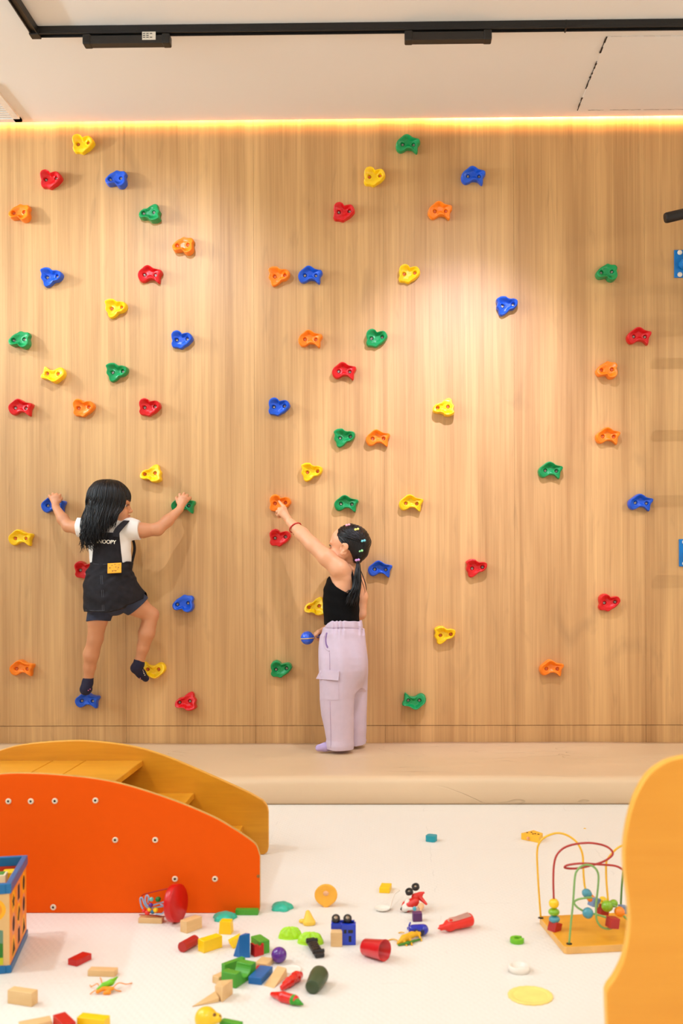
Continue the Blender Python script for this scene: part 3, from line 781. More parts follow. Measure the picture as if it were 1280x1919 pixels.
side_panel(stairs, 'side_board', o1, Y1, 0.018, M_ORANGE, M_PLY)['label'] = 'orange side board'
top2 = smooth_px([(-190, 1500), (-100, 1445), (0, 1406), (53, 1394), (122, 1388.5), (171, 1389), (244, 1398), (305, 1415), (366, 1440), (427, 1467), (470, 1487)])
o2 = top2 + smooth_px([(492, 1500), (500, 1510), (503, 1522)], 4) + [(503, 1588), (501, 1597), (494, 1602), (-220, 1602), (-230, 1595), (-230, 1530), (-215, 1512)]
side_panel(stairs, 'side_board', o2, Y2, 0.018, M_YW, mat('amber_edge', (236, 176, 70), 0.4, noise=0.05))['label'] = 'yellow side board'
STEP_R = [(268, 1425, 140, -560), (364, 1486, 285, None), (455, 1547, 390, None)]
ytn = Y1 + 0.018; ytf = Y2
Zs = [P(268, 1425, Y2).z, P(364, 1486, Y2).z, P(455, 1547, Y2).z]
def step_plank(x0, x1, z):
    bm = bmesh.new(); add_box(bm, Vector(((x0 + x1) / 2, (ytn + ytf) / 2, z - 0.009)), (x1 - x0, ytf - ytn, 0.018))
    return local(stairs, bm_obj('step_board', bm, M_YW, bevel=0.002))
xr1 = P(268, 1425, Y2).x
xs = [xr1, P(160.5, 1425, Y2).x, P(99, 1425, Y2).x, P(-40, 1425, Y2).x, P(-150, 1425, Y2).x]
for a, b in zip(xs[1:], xs[:-1]): step_plank(a + 0.0012, b - 0.0012, Zs[0])
for px, z in ((364, Zs[1]), (455, Zs[2])):
    xe = P(px, 1500, Y2).x; step_plank(xe - 0.145, xe, z)
for px, z in ((-240, Zs[1]), (-300, Zs[2])):
    xe = P(px, 1500, Y2).x; step_plank(xe, xe + 0.12, z)
bm = bmesh.new(); add_box(bm, Vector((P(60, 1600, Y2).x, (ytn + ytf) / 2, 0.03)), (0.05, ytf - ytn, 0.03)); local(stairs, bm_obj('cross_bar', bm, M_YW))
M_NUT = mat('screw_cap_cream', (232, 214, 186), 0.35)
for px, py in ((16, 1501.5), (58, 1501.5), (103, 1501), (179, 1500), (216, 1574), (291, 1574), (328, 1647), (403, 1647), (100, 1700)):
    p = P(px, py, Y1)
    bm = bmesh.new(); Mx = Matrix.Translation((p.x, Y1, p.z)) @ Matrix.Rotation(math.pi / 2, 4, 'X')
    add_lathe(bm, [(0, 0), (0.0075, 0), (0.0075, 0.0015), (0.0060, 0.003), (0.0030, 0.003), (0.0026, 0.0012), (0, 0.0012)], Mx, n=20)
    for f in bm.faces:
        c = f.calc_center_median(); f.material_index = 1 if math.hypot(c.x - p.x, c.z - p.z) < 0.0028 else 0
    local(stairs, bm_obj('screw', bm, [M_NUT, M_BLACK]))
p = P(484, 1642, Y1); bm = bmesh.new(); add_cyl(bm, (p.x, Y1 - 0.001, p.z), (p.x, Y1 + 0.003, p.z), 0.004); local(stairs, bm_obj('screw', bm, mat('screw_brass', (150, 100, 40), 0.4)))

# ------------------------------------------------------------------ yellow wavy board close to the camera at the right
YR = -DIST + 1.36
wav = [(1420, 1445), (1340, 1424), (1300, 1418), (1275, 1420), (1245, 1430), (1215, 1453), (1193, 1490), (1180, 1530), (1172, 1575), (1170, 1612), (1173, 1650), (1178, 1690), (1180, 1725), (1177, 1762), (1168, 1800), (1153, 1832), (1140, 1850), (1135.5, 1862)]
wpx = smooth_px(wav, 5) + [(1136, 1890), (1138, 1930), (1140, 2100), (1140, 2236), (1900, 2236), (1900, 1700), (1800, 1560), (1640, 1480)]
rb = empty('rocker_toy', (P(1500, 2200, YR).x, YR, 0), 'large yellow wooden board with a wavy edge, close in front at the right', 'wooden toy')
pts = [(lambda p: (p.x, max(0, p.z)))(P(a, b, YR)) for a, b in wpx]
bm = bmesh.new(); n = len(pts)
f0 = [bm.verts.new((a, YR, b)) for a, b in pts]; f1 = [bm.verts.new((a + 0.0, YR + 0.02, b)) for a, b in pts]
bm.faces.new(f0).material_index = 0; bm.faces.new(f1[::-1]).material_index = 0
for i in range(n): bm.faces.new((f0[i], f1[i], f1[(i + 1) % n], f0[(i + 1) % n])).material_index = 1
M_YW2 = woodmat('honey_plywood', (222, 140, 24), (236, 160, 46), 'X', 0.8, rough=0.4, stretch=0.25, fine=0.3, bump=0.0)
local(rb, bm_obj('side_board', bm, [M_YW2, MATS['amber_edge']], bevel=0.003, seg=3))
# ------------------------------------------------------------------ toys on the floor
M_NAT = woodmat('beech_block', (214, 168, 108), (236, 198, 142), 'X', 3.0, rough=0.5, stretch=0.2, fine=0.3, bump=0.0)
TM = {'red': mat('toy_red', (196, 24, 14), 0.4), 'yellow': mat('toy_yellow', (250, 200, 6), 0.4), 'green': mat('toy_green', (72, 158, 40), 0.42),
      'blue': mat('toy_blue', (10, 98, 168), 0.4), 'natural': M_NAT}
def frame3(A, B, C):
    """ground corner A and unit directions towards B and C (made square), with the two lengths"""
    a, b, c = G(*A), G(*B), G(*C)
    u = (b - a); u.z = 0; lu = u.length; u.normalize()
    w = Vector((-u.y, u.x, 0)); 
    if (c - a).dot(w) < 0: w = -w
    return a, u, w, lu, abs((c - a).dot(w))
def block(A, B, C, hpx, colr, label, group='toy building blocks', notch=0.0, top_scale=None, name='toy_block', cat='toy block'):
    a, u, w, lu, lw = frame3(A, B, C); h = hpx / PPM(a)
    ctr = a + u * lu / 2 + w * lw / 2
    bm = bmesh.new()
    if notch:
        prof = [(-lu / 2, 0), (lu / 2, 0), (lu / 2, h)]
        r = notch * lu / 2
        for k in range(0, 13):
            t = k / 12 * math.pi; prof.append((r * math.cos(t), h - r * math.sin(t) * min(1, 0.75 * h / r)))
        prof.append((-lu / 2, h))
        add_prism(bm, [Vector((p[0], -lw / 2, p[1])) for p in prof], (0, lw, 0))
    else:
        v = add_box(bm, Vector((0, 0, h / 2)), (lu, lw, h))
        if top_scale:
            for q in v:
                if q.co.z > h * 0.5: q.co.x *= top_scale[0]; q.co.y *= top_scale[1]
    sgn = 1 if (Vector((-u.y, u.x, 0)) - w).length < 0.1 else -1
    o = bm_obj(name, bm, TM[colr] if colr in TM else colr, loc=ctr, rot=(0, 0, math.atan2(u.y, u.x)), bevel=0.0012, seg=3)
    return tag(o, label, cat, group)
def hull(pts, colr, label, group='toy building blocks', name='toy_block', cat='toy block', bevel=0.0010):
    V = []
    for px, py, h in pts:
        g = G(px, py); V.append(Vector((g.x, g.y, h / PPM(g))))
    c = sum(V, Vector()) / len(V); c.z = 0
    bm = bmesh.new()
    for v in V: bm.verts.new(v - c)
    r = bmesh.ops.convex_hull(bm, input=bm.verts)
    junk = [e for e in r['geom_interior'] if isinstance(e, bmesh.types.BMVert)]
    if junk: bmesh.ops.delete(bm, geom=junk, context='VERTS')
    bmesh.ops.dissolve_limit(bm, angle_limit=0.08, verts=bm.verts, edges=bm.edges)
    return tag(bm_obj(name, bm, TM[colr] if colr in TM else colr, loc=c, bevel=bevel, seg=2), label, cat, group)
block((144, 1812), (172, 1798), (123.5, 1810), 12, 'red', 'flat red wooden block lying alone left, above a flat natural block')
block((215, 1831.5), (164, 1829.8), (220.8, 1824), 11.7, 'natural', 'flat natural wooden block right behind the green grasshopper toy')
block((195.6, 1935), (143.4, 1929), (207, 1925), 23, 'yellow', 'yellow wooden block at the bottom edge beside a red block')
block((119, 1944), (99, 1924), (144.5, 1939), 23, 'red', 'red wooden block at the bottom edge, left of the yellow block')
block((98, 1926), (38, 1938), (90, 1916), 13, 'natural', 'flat natural wooden block at the bottom left edge beside a red block')
block((59, 1887.6), (13.7, 1880.7), (74.6, 1880), 26, 'natural', 'chunky natural wooden block in front of the picture activity cube')
block((303.3, 1731.5), (259, 1730.3), (308.7, 1726), 10, 'natural', 'flat natural wooden block under the beads of the tipped bead toy')
block((350, 1750), (379, 1739), (333, 1747.8), 22, 'natural', 'natural wooden block just right of the red disc of the bead toy')
block((382, 1787), (417, 1775.6), (365, 1783.7), 23, 'yellow', 'yellow wooden block touching the red cylinder')
block((433, 1752), (409.5, 1751), (436, 1745), 24, 'yellow', 'small yellow tapered block directly in front of a teal shell', top_scale=(0.86, 0.9))
block((483.6, 1715.5), (441, 1715.5), (485, 1708), 10.5, 'green', 'flat green block lying against the corner of the orange side board')
hull([(437, 1779, 0), (452, 1772, 0), (442, 1766, 0), (427, 1771, 10), (450, 1766, 18), (447, 1772, 16), (433, 1777, 14), (429, 1775, 8)], 'yellow', 'yellow wedge block half hidden behind the blue wedge')
hull([(448.5, 1795, 0), (468.6, 1795, 0), (437, 1792, 0), (458, 1786, 0), (466, 1787, 0), (448.8, 1795, 42), (468.6, 1795, 46), (460, 1786, 38)], 'blue', 'tall blue wooden wedge standing upright beside a red notched block')
block((477.5, 1794), (495, 1789.6), (467.5, 1789), 22, 'red', 'red notched block between the blue wedge and a green block', notch=0.55)
block((487, 1790), (505.5, 1785.6), (471, 1778), 24.5, 'green', 'green wooden cube behind the red notched block')
block((421.5, 1826), (460, 1812), (416, 1822.5), 18, 'green', 'green slab standing on edge behind the green arched block')
block((410, 1846), (440, 1832), (400.6, 1840.5), 14, 'natural', 'natural wooden block wedged between the green slab and a pale prism')
_g = block((442.5, 1853), (480, 1828), (427, 1839), 27, 'green', 'green arched bridge block in the middle of the block heap', notch=0.5)
block((500, 1816), (513.5, 1804), (477, 1813), 9, 'natural', 'flat natural block between the red notched block and a blue block')
block((487, 1826), (494, 1817), (478, 1822), 8, 'red', 'small red block piece almost hidden beneath the blue block in the heap')
block((490, 1846.7), (511.5, 1824), (470, 1839), 13.5, 'blue', 'blue wooden block lying flat beside a pale triangular prism')
hull([(493.6, 1847.5, 0), (513.5, 1852.5, 0), (539, 1829, 0), (522, 1824, 0), (537, 1830, 16), (520, 1825, 16)], 'natural', 'pale wooden triangular prism between the blue block and a red pepper')
hull([(416, 1879, 0), (436.5, 1863, 0), (404, 1868, 0), (425, 1862, 0), (417.5, 1879, 29), (436.3, 1863, 28), (410, 1864, 27), (402, 1866, 18)], 'natural', 'pale wooden prism standing on end at the front of the heap')
hull([(359, 1887.5, 0), (411, 1878, 0), (402, 1866, 0), (360, 1887.5, 2), (411, 1878, 8), (403, 1866, 9)], 'natural', 'pale pointed wooden triangle lying at the front of the heap')
hull([(411, 1927, 0), (447, 1934, 0), (456, 1928, 0), (420, 1921, 0), (411, 1927, 14), (447, 1934, 14), (456, 1928, 14), (420, 1921, 14)], 'green', 'green wooden block at the bottom edge beside a yellow toy')
block((730, 1674.5), (710.5, 1673.6), (737, 1665), 10, 'yellow', 'small yellow block alone on the floor, above the white spoon', name='toy_block')
# red cylinder
a, b = G(341, 1785), G(366, 1771); r = 0.0118
bm = bmesh.new(); d = b - a; add_cyl(bm, (-d / 2) + Vector((0, 0, r)), (d / 2) + Vector((0, 0, r)), r, n=40)
tag(bm_obj('toy_block', bm, mat('toy_dark_red', (178, 32, 22), 0.45), loc=(a + b) / 2, smooth=False, bevel=0.0008), 'dark red wooden cylinder lying beside a yellow block', 'toy block', 'toy building blocks')
# soft moulded pieces
def dome(px, py, wpx, hpx, name, m, label, cat, lobes=0, amp=0.0, rot=0.0, group=None, ridges=0, squash=0.8, flat=False, rim=0.0):
    g = G(px, py); s = 1 / PPM(g); R = wpx * s / 2
    H = hpx * s
    bm = bmesh.new(); n = 96; rows = []
    prof = [(0.0, 0.90), (0.0, 1.0), (0.10, 1.0 + rim)] if rim else [(0.0, 1.0)]
    K = 12
    for k in range(0, K + 1):
        t = k / K * math.pi / 2; prof.append(((0.12 if rim else 0) + (0.88 if rim else 1) * math.sin(t), math.cos(t)))
    for zf, rf in prof[:-1]:
        ring = []
        for i in range(n):
            th = 2 * math.pi * i / n
            q = 1 + amp * math.cos(lobes * th) * (1 if lobes else 0)
            zz = H * zf * (1 + (0.22 * math.cos(ridges * th + 3 * zf) if ridges else 0) * math.sin(math.pi * min(1, zf)))
            rr = R * rf * q
            ring.append(bm.verts.new((rr * math.cos(th), rr * squash * math.sin(th), zz)))
        rows.append(ring)
    topv = bm.verts.new((0, 0, H))
    for a_, b_ in zip(rows[:-1], rows[1:]):
        for i in range(n): bm.faces.new((a_[i], a_[(i + 1) % n], b_[(i + 1) % n], b_[i])).smooth = True
    for i in range(n): bm.faces.new((rows[-1][i], rows[-1][(i + 1) % n], topv)).smooth = True
    bm.faces.new(rows[0][::-1])
    return tag(bm_obj(name, bm, m, loc=g, rot=(0, 0, rot)), label, cat, group)
M_TEAL = mat('teal_plastic', (38, 184, 156), 0.35, coat=0.2)
dome(421, 1721, 42, 12, 'star_mould', M_TEAL, 'teal star-shaped sand mould lying against the flat green block', 'toy', lobes=5, amp=0.10, rot=0.3, group='teal star moulds', squash=1.0, rim=0.04)
dome(528.5, 1702.5, 39, 12.5, 'star_mould', M_TEAL, 'teal star-shaped sand mould alone right of the orange side board', 'toy', lobes=5, amp=0.10, rot=0.1, group='teal star moulds', squash=1.0, rim=0.04)
M_LIME = mat('lime_plastic', (172, 226, 14), 0.3, bump=0.5, bscale=90, coat=0.3)
dome(544, 1757, 45, 20, 'toy_leaf', M_LIME, 'lime green ribbed toy shell lying left of a similar one', 'toy', group='lime green shells', ridges=9, squash=0.6, rot=0.1)
dome(582, 1767, 50, 20, 'toy_leaf', M_LIME, 'lime green ribbed toy shell with a black toy car leaning on it', 'toy', group='lime green shells', ridges=9, squash=0.6, rot=-0.1)
for o in bpy.data.objects:
    if o.name.startswith('toy_leaf'): o.name = 'toy_shell'
# purple ball
g = G(523, 1804); bm = bmesh.new(); add_ball(bm, (0, 0, 0.0170), 0.0170, u=32, v=20)
tag(bm_obj('toy_ball', bm, mat('toy_purple', (92, 30, 140), 0.25, coat=0.4), loc=g, smooth=True), 'purple ball resting at the right of the block heap', 'ball')
# white lids and discs
M_WP = mat('white_plastic', (240, 232, 220), 0.35)
def lid(px, py, rpx, h, name, label, m, scal=0, inner=0.78):
    g = G(px, py); R = rpx / PPM(g); n = 96
    bm = bmesh.new()
    prof = [(0, 0), (1.0, 0), (1.0, h), (0.94, h * 1.08), (inner, h * 1.0), (inner - 0.03, h * 0.55), (0, h * 0.55)]
    rows = []
    for rf, z in prof:
        if rf == 0: rows.append([bm.verts.new((0, 0, z))]); continue
        rows.append([bm.verts.new((R * rf * (1 + (0.028 * abs(math.sin(scal * t / 2)) * rf if scal else 0)) * math.cos(t), R * rf * (1 + (0.028 * abs(math.sin(scal * t / 2)) * rf if scal else 0)) * math.sin(t), z)) for t in [2 * math.pi * i / n for i in range(n)]])
    for a_, b_ in zip(rows[:-1], rows[1:]):
        for i in range(n):
            if len(a_) == 1: bm.faces.new((a_[0], b_[i], b_[(i + 1) % n]))
            elif len(b_) == 1: bm.faces.new((a_[i], b_[0], a_[(i + 1) % n]))
            else: bm.faces.new((a_[i], b_[i], b_[(i + 1) % n], a_[(i + 1) % n])).smooth = True
    return tag(bm_obj(name, bm, m, loc=g), label, 'toy')
lid(545, 1819, 20, 0.004, 'plastic_disc', 'thin white disc beneath the pale prism, right of the block heap', M_WP, inner=0.85)
lid(972.5, 1820, 20, 0.013, 'plastic_ring', 'white round lid on the floor in front of the bead maze', M_WP, inner=0.66)
lid(994, 1867, 41, 0.003, 'lace_disc', 'pale yellow flat round mat with a scalloped lace edge', mat('lace_yellow', (250, 220, 122), 0.6), scal=18, inner=0.8)
# green ring shaped like the letter C
g = G(969, 1766); R = 13 / PPM(g); bm = bmesh.new(); ar = [math.radians(20 + 320 * i / 40) for i in range(41)]
o_ = [bm.verts.new((R * math.cos(t), R * math.sin(t), z)) for z in (0, 0.011) for t in ar]; i_ = [bm.verts.new((R * .42 * math.cos(t), R * .42 * math.sin(t), z)) for z in (0, 0.011) for t in ar]
m = len(ar)
for k in range(m - 1):
    bm.faces.new((o_[k], o_[k+1], o_[m+k+1], o_[m+k])); bm.faces.new((i_[k+1], i_[k], i_[m+k], i_[m+k+1])); bm.faces.new((o_[m+k], o_[m+k+1], i_[m+k+1], i_[m+k])); bm.faces.new((o_[k+1], o_[k], i_[k], i_[k+1]))
for k in (0, m - 1): bm.faces.new((o_[k], o_[m+k], i_[m+k], i_[k]))
tag(bm_obj('foam_letter', bm, mat('foam_green', (112, 188, 28), 0.5), loc=g, rot=(0, 0, 0.3), bevel=0.001), 'small green C-shaped ring on the floor left of the bead maze', 'toy')
# teal flower block
g = G(808.5, 1576); R = 10.3 / PPM(g); bm = bmesh.new(); n = 80
poly = [Vector((R * (1 + 0.10 * math.cos(4 * t)) * math.cos(t), R * (1 + 0.10 * math.cos(4 * t)) * math.sin(t), 0)) for t in [2 * math.pi * i / n for i in range(n)]]
add_prism(bm, poly, (0, 0, 0.019))
tag(bm_obj('toy_block', bm, mat('toy_turquoise', (18, 150, 164), 0.45), loc=g, rot=(0, 0, 0.4), bevel=0.001), 'turquoise flower-shaped block alone on the floor near the padded mat', 'toy block')
# cheese wedge with a small face
ch = empty('toy_cheese', G(997, 1575), 'yellow wooden wedge like cheese with dark dots, behind the bead maze', 'toy')
def gp(px, py, h): q = G(px, py); return Vector((q.x, q.y, h / PPM(q)))
bm = bmesh.new(); tri = [gp(976.5, 1573, 0), gp(1010, 1580, 0), gp(1017.5, 1573, 0), gp(1000, 1567, 0)]
for p in tri:
    bm.verts.new(p); bm.verts.new(p + Vector((0, 0, 0.020)))
bmesh.ops.convex_hull(bm, input=bm.verts); local(ch, bm_obj('wedge', bm, mat('cheese_yellow', (246, 186, 44), 0.5), bevel=0.001))
bm = bmesh.new()
for px, py in ((988, 1560.5), (996, 1560), (1003, 1562.5), (1009, 1563.5), (999, 1563)):
    q = G(px, py, 0.0203); add_cyl(bm, q, q + Vector((0, 0, 0.0012)), 0.003, n=14)
local(ch, bm_obj('dot', bm, mat('dot_brown', (110, 50, 30), 0.5)))
bm = bmesh.new(); q = P(990.5, 1571, tri[0].y - 0.011); q = Vector((gp(990.5, 1576.5, 0).x, gp(990.5, 1576.5, 0).y - 0.0005, 0.009)); add_cyl(bm, q, q + Vector((-0.002, 0.004, 0)), 0.005, n=16); local(ch, bm_obj('cheek', bm, mat('cheek_pink', (240, 170, 120), 0.5)))
# red cup
bm = bmesh.new(); a = G(684, 1790); b = G(721, 1801); ra, rb_ = 15.5 / PPM(a), 20 / PPM(b)
pa_ = a + Vector((0, 0, ra)); pb_ = b + Vector((0, 0, rb_)); ax = pb_ - pa_; Lc = ax.length
Mx = Matrix.Translation(pa_ - a) @ ax.to_track_quat('Z', 'Y').to_matrix().to_4x4()
add_lathe(bm, [(0, 0), (ra * 0.95, 0), (ra, 0.0015), (rb_ * 0.98, Lc - 0.001), (rb_, Lc), (rb_ * 0.95, Lc), (ra * 0.93, 0.004), (0, 0.004)], Mx, n=48)
tag(bm_obj('toy_cup', bm, mat('cup_red', (206, 8, 26), 0.28, coat=0.3), loc=a), 'red plastic cup lying on its side, open to the right', 'cup')
# dark green tapered block
a = G(585, 1864); b = G(601, 1840.5); ra, rb_ = 13.6 / PPM(a), 17.5 / PPM(b)
pa_ = Vector((0, 0, ra)); pb_ = (b - a) + Vector((0, 0, rb_)); ax = pb_ - pa_; Lc = ax.length; bm = bmesh.new()
add_lathe(bm, [(0, 0), (ra * 0.96, 0), (ra, 0.001), (rb_, Lc * 0.75), (rb_ * 0.97, Lc * 0.9), (rb_ * 0.8, Lc), (0, Lc * 1.04)], Matrix.Translation(pa_) @ ax.to_track_quat('Z', 'Y').to_matrix().to_4x4(), n=48)
tag(bm_obj('toy_cup', bm, mat('olive_green', (62, 78, 46), 0.4), loc=a), 'dark olive green tapered cup lying right of the red peppers', 'cup')
# red peppers
def soft(name, prims, m, label, cat, res=0.0011, group=None, warp=None):
    pts = []
    for p in prims: pts += [Vector(p[1]), Vector(p[2]) if p[0] == 'c' else Vector(p[1])]
    mr = max(max(p[3], p[4]) if p[0] == 'c' else max(p[2]) for p in prims)
    lo = [min(p[i] for p in pts) - mr - 0.002 for i in range(3)]; hi = [max(p[i] for p in pts) + mr + 0.002 for i in range(3)]
    F = Field(lo, hi, res)
    for p in prims:
        if p[0] == 'c': F.cap(p[1], p[2], p[3], p[4], p[5] if len(p) > 5 else 0.004)
        else: F.ell(p[1], p[2], p[3] if len(p) > 3 else None, p[4] if len(p) > 4 else 0.004)
    if warp: F.warp(warp)
    F.cut(lambda X, Y, Z: 0.0003 - Z)
    return tag(F.obj(name, m, None, 2), label, cat, group)
M_PEP = mat('pepper_red', (222, 22, 10), 0.22, coat=0.4)
pt = lambda px, py, h=0: (lambda q: (q.x, q.y, h / PPM(q)))(G(px, py))
soft('toy_pepper', [('c', pt(530, 1857, 7), pt(541, 1850, 9), .0062, .0095), ('c', pt(541, 1850, 9), pt(556, 1840, 10), .0095, .0105), ('c', pt(556, 1840, 10), pt(560, 1838, 10), .0105, .0085)], M_PEP,
     'red crumpled toy pepper just behind the shiny red chili', 'toy vegetable', warp=lambda X, Y, Z: 0.0009 * np.sin(X * 420) * np.sin(Y * 380 + 1))
pep = empty('toy_pepper', G(538, 1878), 'shiny red toy chili pepper with a green stem end, at the front', 'toy vegetable')
F = Field([-.5, -3, 0], [-.1, -1.5, .05], 1) if False else None
A_, B_, C_ = pt(510, 1869, 6), pt(530, 1877, 9), pt(552, 1883, 9)
def soft_part(parent, name, prims, m, res=0.0011, cutf=None):
    pts = []
    for p in prims: pts += [Vector(p[1]), Vector(p[2]) if p[0] == 'c' else Vector(p[1])]
    mr = max(max(p[3], p[4]) if p[0] == 'c' else max(p[2]) for p in prims)
    F = Field([min(p[i] for p in pts) - mr - 0.002 for i in range(3)], [max(p[i] for p in pts) + mr + 0.002 for i in range(3)], res)
    for p in prims:
        if p[0] == 'c': F.cap(p[1], p[2], p[3], p[4], p[5] if len(p) > 5 else 0.003)
        else: F.ell(p[1], p[2], p[3] if len(p) > 3 else None, p[4] if len(p) > 4 else 0.003)
    if cutf: F.cut(cutf)
    return F.obj(name, m, parent, 2)
soft_part(pep, 'pepper_body', [('c', A_, B_, .0045, .0102), ('c', B_, C_, .0102, .0098)], M_PEP)
soft_part(pep, 'stem', [('c', pt(551, 1883, 9), pt(560, 1886, 7), .0104, .0050), ('c', pt(560, 1886, 7), pt(567, 1887, 5), .0038, .0022)], mat('stem_green', (52, 150, 30), 0.4))
# orange half lemon squeeze toy facing the viewer
lm = empty('toy_lemon', G(611, 1699), 'orange-yellow half lemon toy standing with its cut face to the viewer', 'toy fruit')
c = Vector(pt(611, 1699, 22)); R = 21.5 / PPM(G(611, 1699))
Rm = Matrix.Rotation(0.18, 3, 'X')
bm = bmesh.new(); n = 48; prof = [(0, -0.10), (0.78, -0.06), (0.93, -0.10), (1.0, -0.04), (1.0, 0.0)] + [(math.cos(t * math.pi / 20), 0.85 * math.sin(t * math.pi / 20)) for t in range(1, 11)]
prof = [(max(0, a) if i < 14 else 0, z) for i, (a, z) in enumerate(prof)]
add_lathe(bm, [(a * R, z * R) for a, z in prof], Matrix.Rotation(-math.pi / 2, 4, 'X'), n=n)
for v in bm.verts:
    ang = math.atan2(v.co.z, v.co.x); k = math.exp(-((ang + math.pi / 2) / 0.28) ** 2); v.co.z -= 0.22 * R * k * (math.hypot(v.co.x, v.co.z) / R)
    v.co.z *= 0.92
bm_ = bm_obj('lemon_half', bm, mat('lemon_orange', (250, 180, 60), 0.4, bump=0.1), loc=c, rot=(-0.12, 0, 0)); local(lm, bm_)
bm = bmesh.new(); add_ball(bm, c + Vector((0, -0.10 * R, 0.16 * R)), 0.0075, (1, 0.5, 0.85)); local(lm, bm_obj('centre_knob', bm, mat('knob_pink', (238, 178, 132), 0.4), smooth=True))
# yellow small crescent figure
soft('toy_figure', [('c', pt(577, 1733, 4), pt(577, 1731, 21), .0125, .0058, .006), ('c', pt(564, 1730, 4), pt(575, 1731, 5), .0052, .006, .005), ('c', pt(584, 1733, 4), pt(580, 1731, 16), .0100, .005, .005)],
     mat('banana_yellow', (248, 200, 66), 0.4, coat=0.2), 'small yellow cone-shaped toy between the orange lemon and the lime shells', 'toy')
# black upside-down toy car
cr = empty('toy_car', G(592, 1788), 'black toy car lying upside down, leaning on a lime green shell', 'toy car')
a = Vector(pt(582, 1774, 12)); b = Vector(pt(599, 1795, 5)); ax = (b - a).normalized(); sd = ax.cross(Vector((0, 0, 1))).normalized(); upv = sd.cross(ax).normalized()
RM = Matrix((ax, sd, upv)).transposed(); L_ = (b - a).length; ctr = (a + b) / 2
M_CB = mat('car_black', (30, 27, 25), 0.4, bump=0.3, bscale=300)
bm = bmesh.new(); add_box(bm, ctr, (L_ * 1.12, 0.022, 0.010), RM); local(cr, bm_obj('car_body', bm, M_CB, bevel=0.003, seg=3))
for s in (-0.36, 0.36):
    bm = bmesh.new(); add_cyl(bm, ctr + ax * L_ * s - sd * 0.0135 + upv * 0.004, ctr + ax * L_ * s + sd * 0.0135 + upv * 0.004, 0.0045, n=18); local(cr, bm_obj('wheel', bm, M_BLACK, bevel=0.0008))
bm = bmesh.new()
for i in range(4):
    for j in (-1, 1): add_box(bm, ctr + ax * (L_ * (-0.2 + 0.13 * i)) + sd * j * 0.005 + upv * 0.0052, (0.005, 0.006, 0.002), RM)
local(cr, bm_obj('chassis', bm, mat('chassis_grey', (60, 54, 50), 0.35, metal=0.3)))
# blue truck standing on end with black wheels
tk = empty('toy_truck', G(652, 1771), 'blue toy truck standing on its end with two black wheels on top', 'toy truck')
M_TB = mat('truck_blue', (20, 56, 190), 0.3, coat=0.3)
g0 = G(652, 1772); s = 1 / PPM(g0)
cx = g0.x
bm = bmesh.new(); add_box(bm, Vector((cx + 2 * s - 0.001, g0.y + 0.012, 19.5 * s)), (27 * s, 0.022, 39 * s)); add_box(bm, Vector((cx - 10 * s, g0.y + 0.018, 33 * s)), (44 * s, 0.020, 12 * s)); local(tk, bm_obj('cab', bm, M_TB, bevel=0.0018, seg=3))
bm = bmesh.new()
for dx, dz, w_, h_ in ((-5, 26, 5, 7), (5, 26, 9, 6), (4, 12, 5, 11)): add_box(bm, Vector((cx + dx * s, g0.y + 0.0008, dz * s)), (w_ * s, 0.001, h_ * s))
local(tk, bm_obj('window', bm, M_BLACK))
for dx in (-23, -1):
    bm = bmesh.new(); c = Vector((cx + dx * s, g0.y + 0.016, 46 * s)); Mx = Matrix.Translation(c) @ Matrix.Rotation(0.75, 4, 'X')
    add_lathe(bm, [(0, .003), (.004, .003), (.005, .0055), (.0085, .0055), (.0098, .003), (.0098, -.004), (.008, -.0065), (0, -.0065)], Mx, n=28)
    for f in bm.faces: f.smooth = False
    wh = local(tk, bm_obj('wheel', bm, M_BLACK2, bevel=0))
    bm = bmesh.new(); add_lathe(bm, [(0, .0058), (.0044, .0058), (.0044, .002), (0, .002)], Mx, n=16); hb_ = bm_obj('hub', bm, mat('hub_grey', (160, 140, 118), 0.3, metal=0.5)); hb_.parent = wh
bm = bmesh.new(); add_box(bm, Vector((cx - 1 * s, g0.y + 0.022, 40 * s)) + Vector((-9 * s, 0, 0)), (44 * s, 0.006, 3 * s)); local(tk, bm_obj('axle_bar', bm, M_TB, bevel=0.0008))
hull([(620, 1775, 0), (641.5, 1775, 0), (620.5, 1773, 0), (641, 1773, 0), (619.5, 1775, 27), (641.5, 1775, 27), (621, 1770, 29), (641, 1770, 29)], 'natural', 'natural wooden cube standing right in front of the blue toy truck')
# white spoon
sp_ = []
for px, py, h in ((731, 1706, 4), (733, 1700, 6), (736, 1693, 10), (741, 1686, 12), (748, 1681, 12)): sp_.append(pt(px, py, h))
spn = empty('toy_spoon', G(718, 1706), 'white plastic toy spoon lying below the small yellow block', 'spoon')
bm = bmesh.new(); g = G(717, 1706); R = 15 / PPM(g)
add_lathe(bm, [(0, 0.0015), (R * .5, 0.001), (R * .85, 0.003), (R, 0.0075), (R * .96, 0.0075), (R * .8, 0.0045), (0, 0.003)], Matrix.Translation(g), n=36); local(spn, bm_obj('bowl', bm, M_WP))
bm = bmesh.new(); add_tube(bm, catmull(sp_, 6), 0.0022, n=8); local(spn, bm_obj('handle', bm, M_WP, smooth=True))
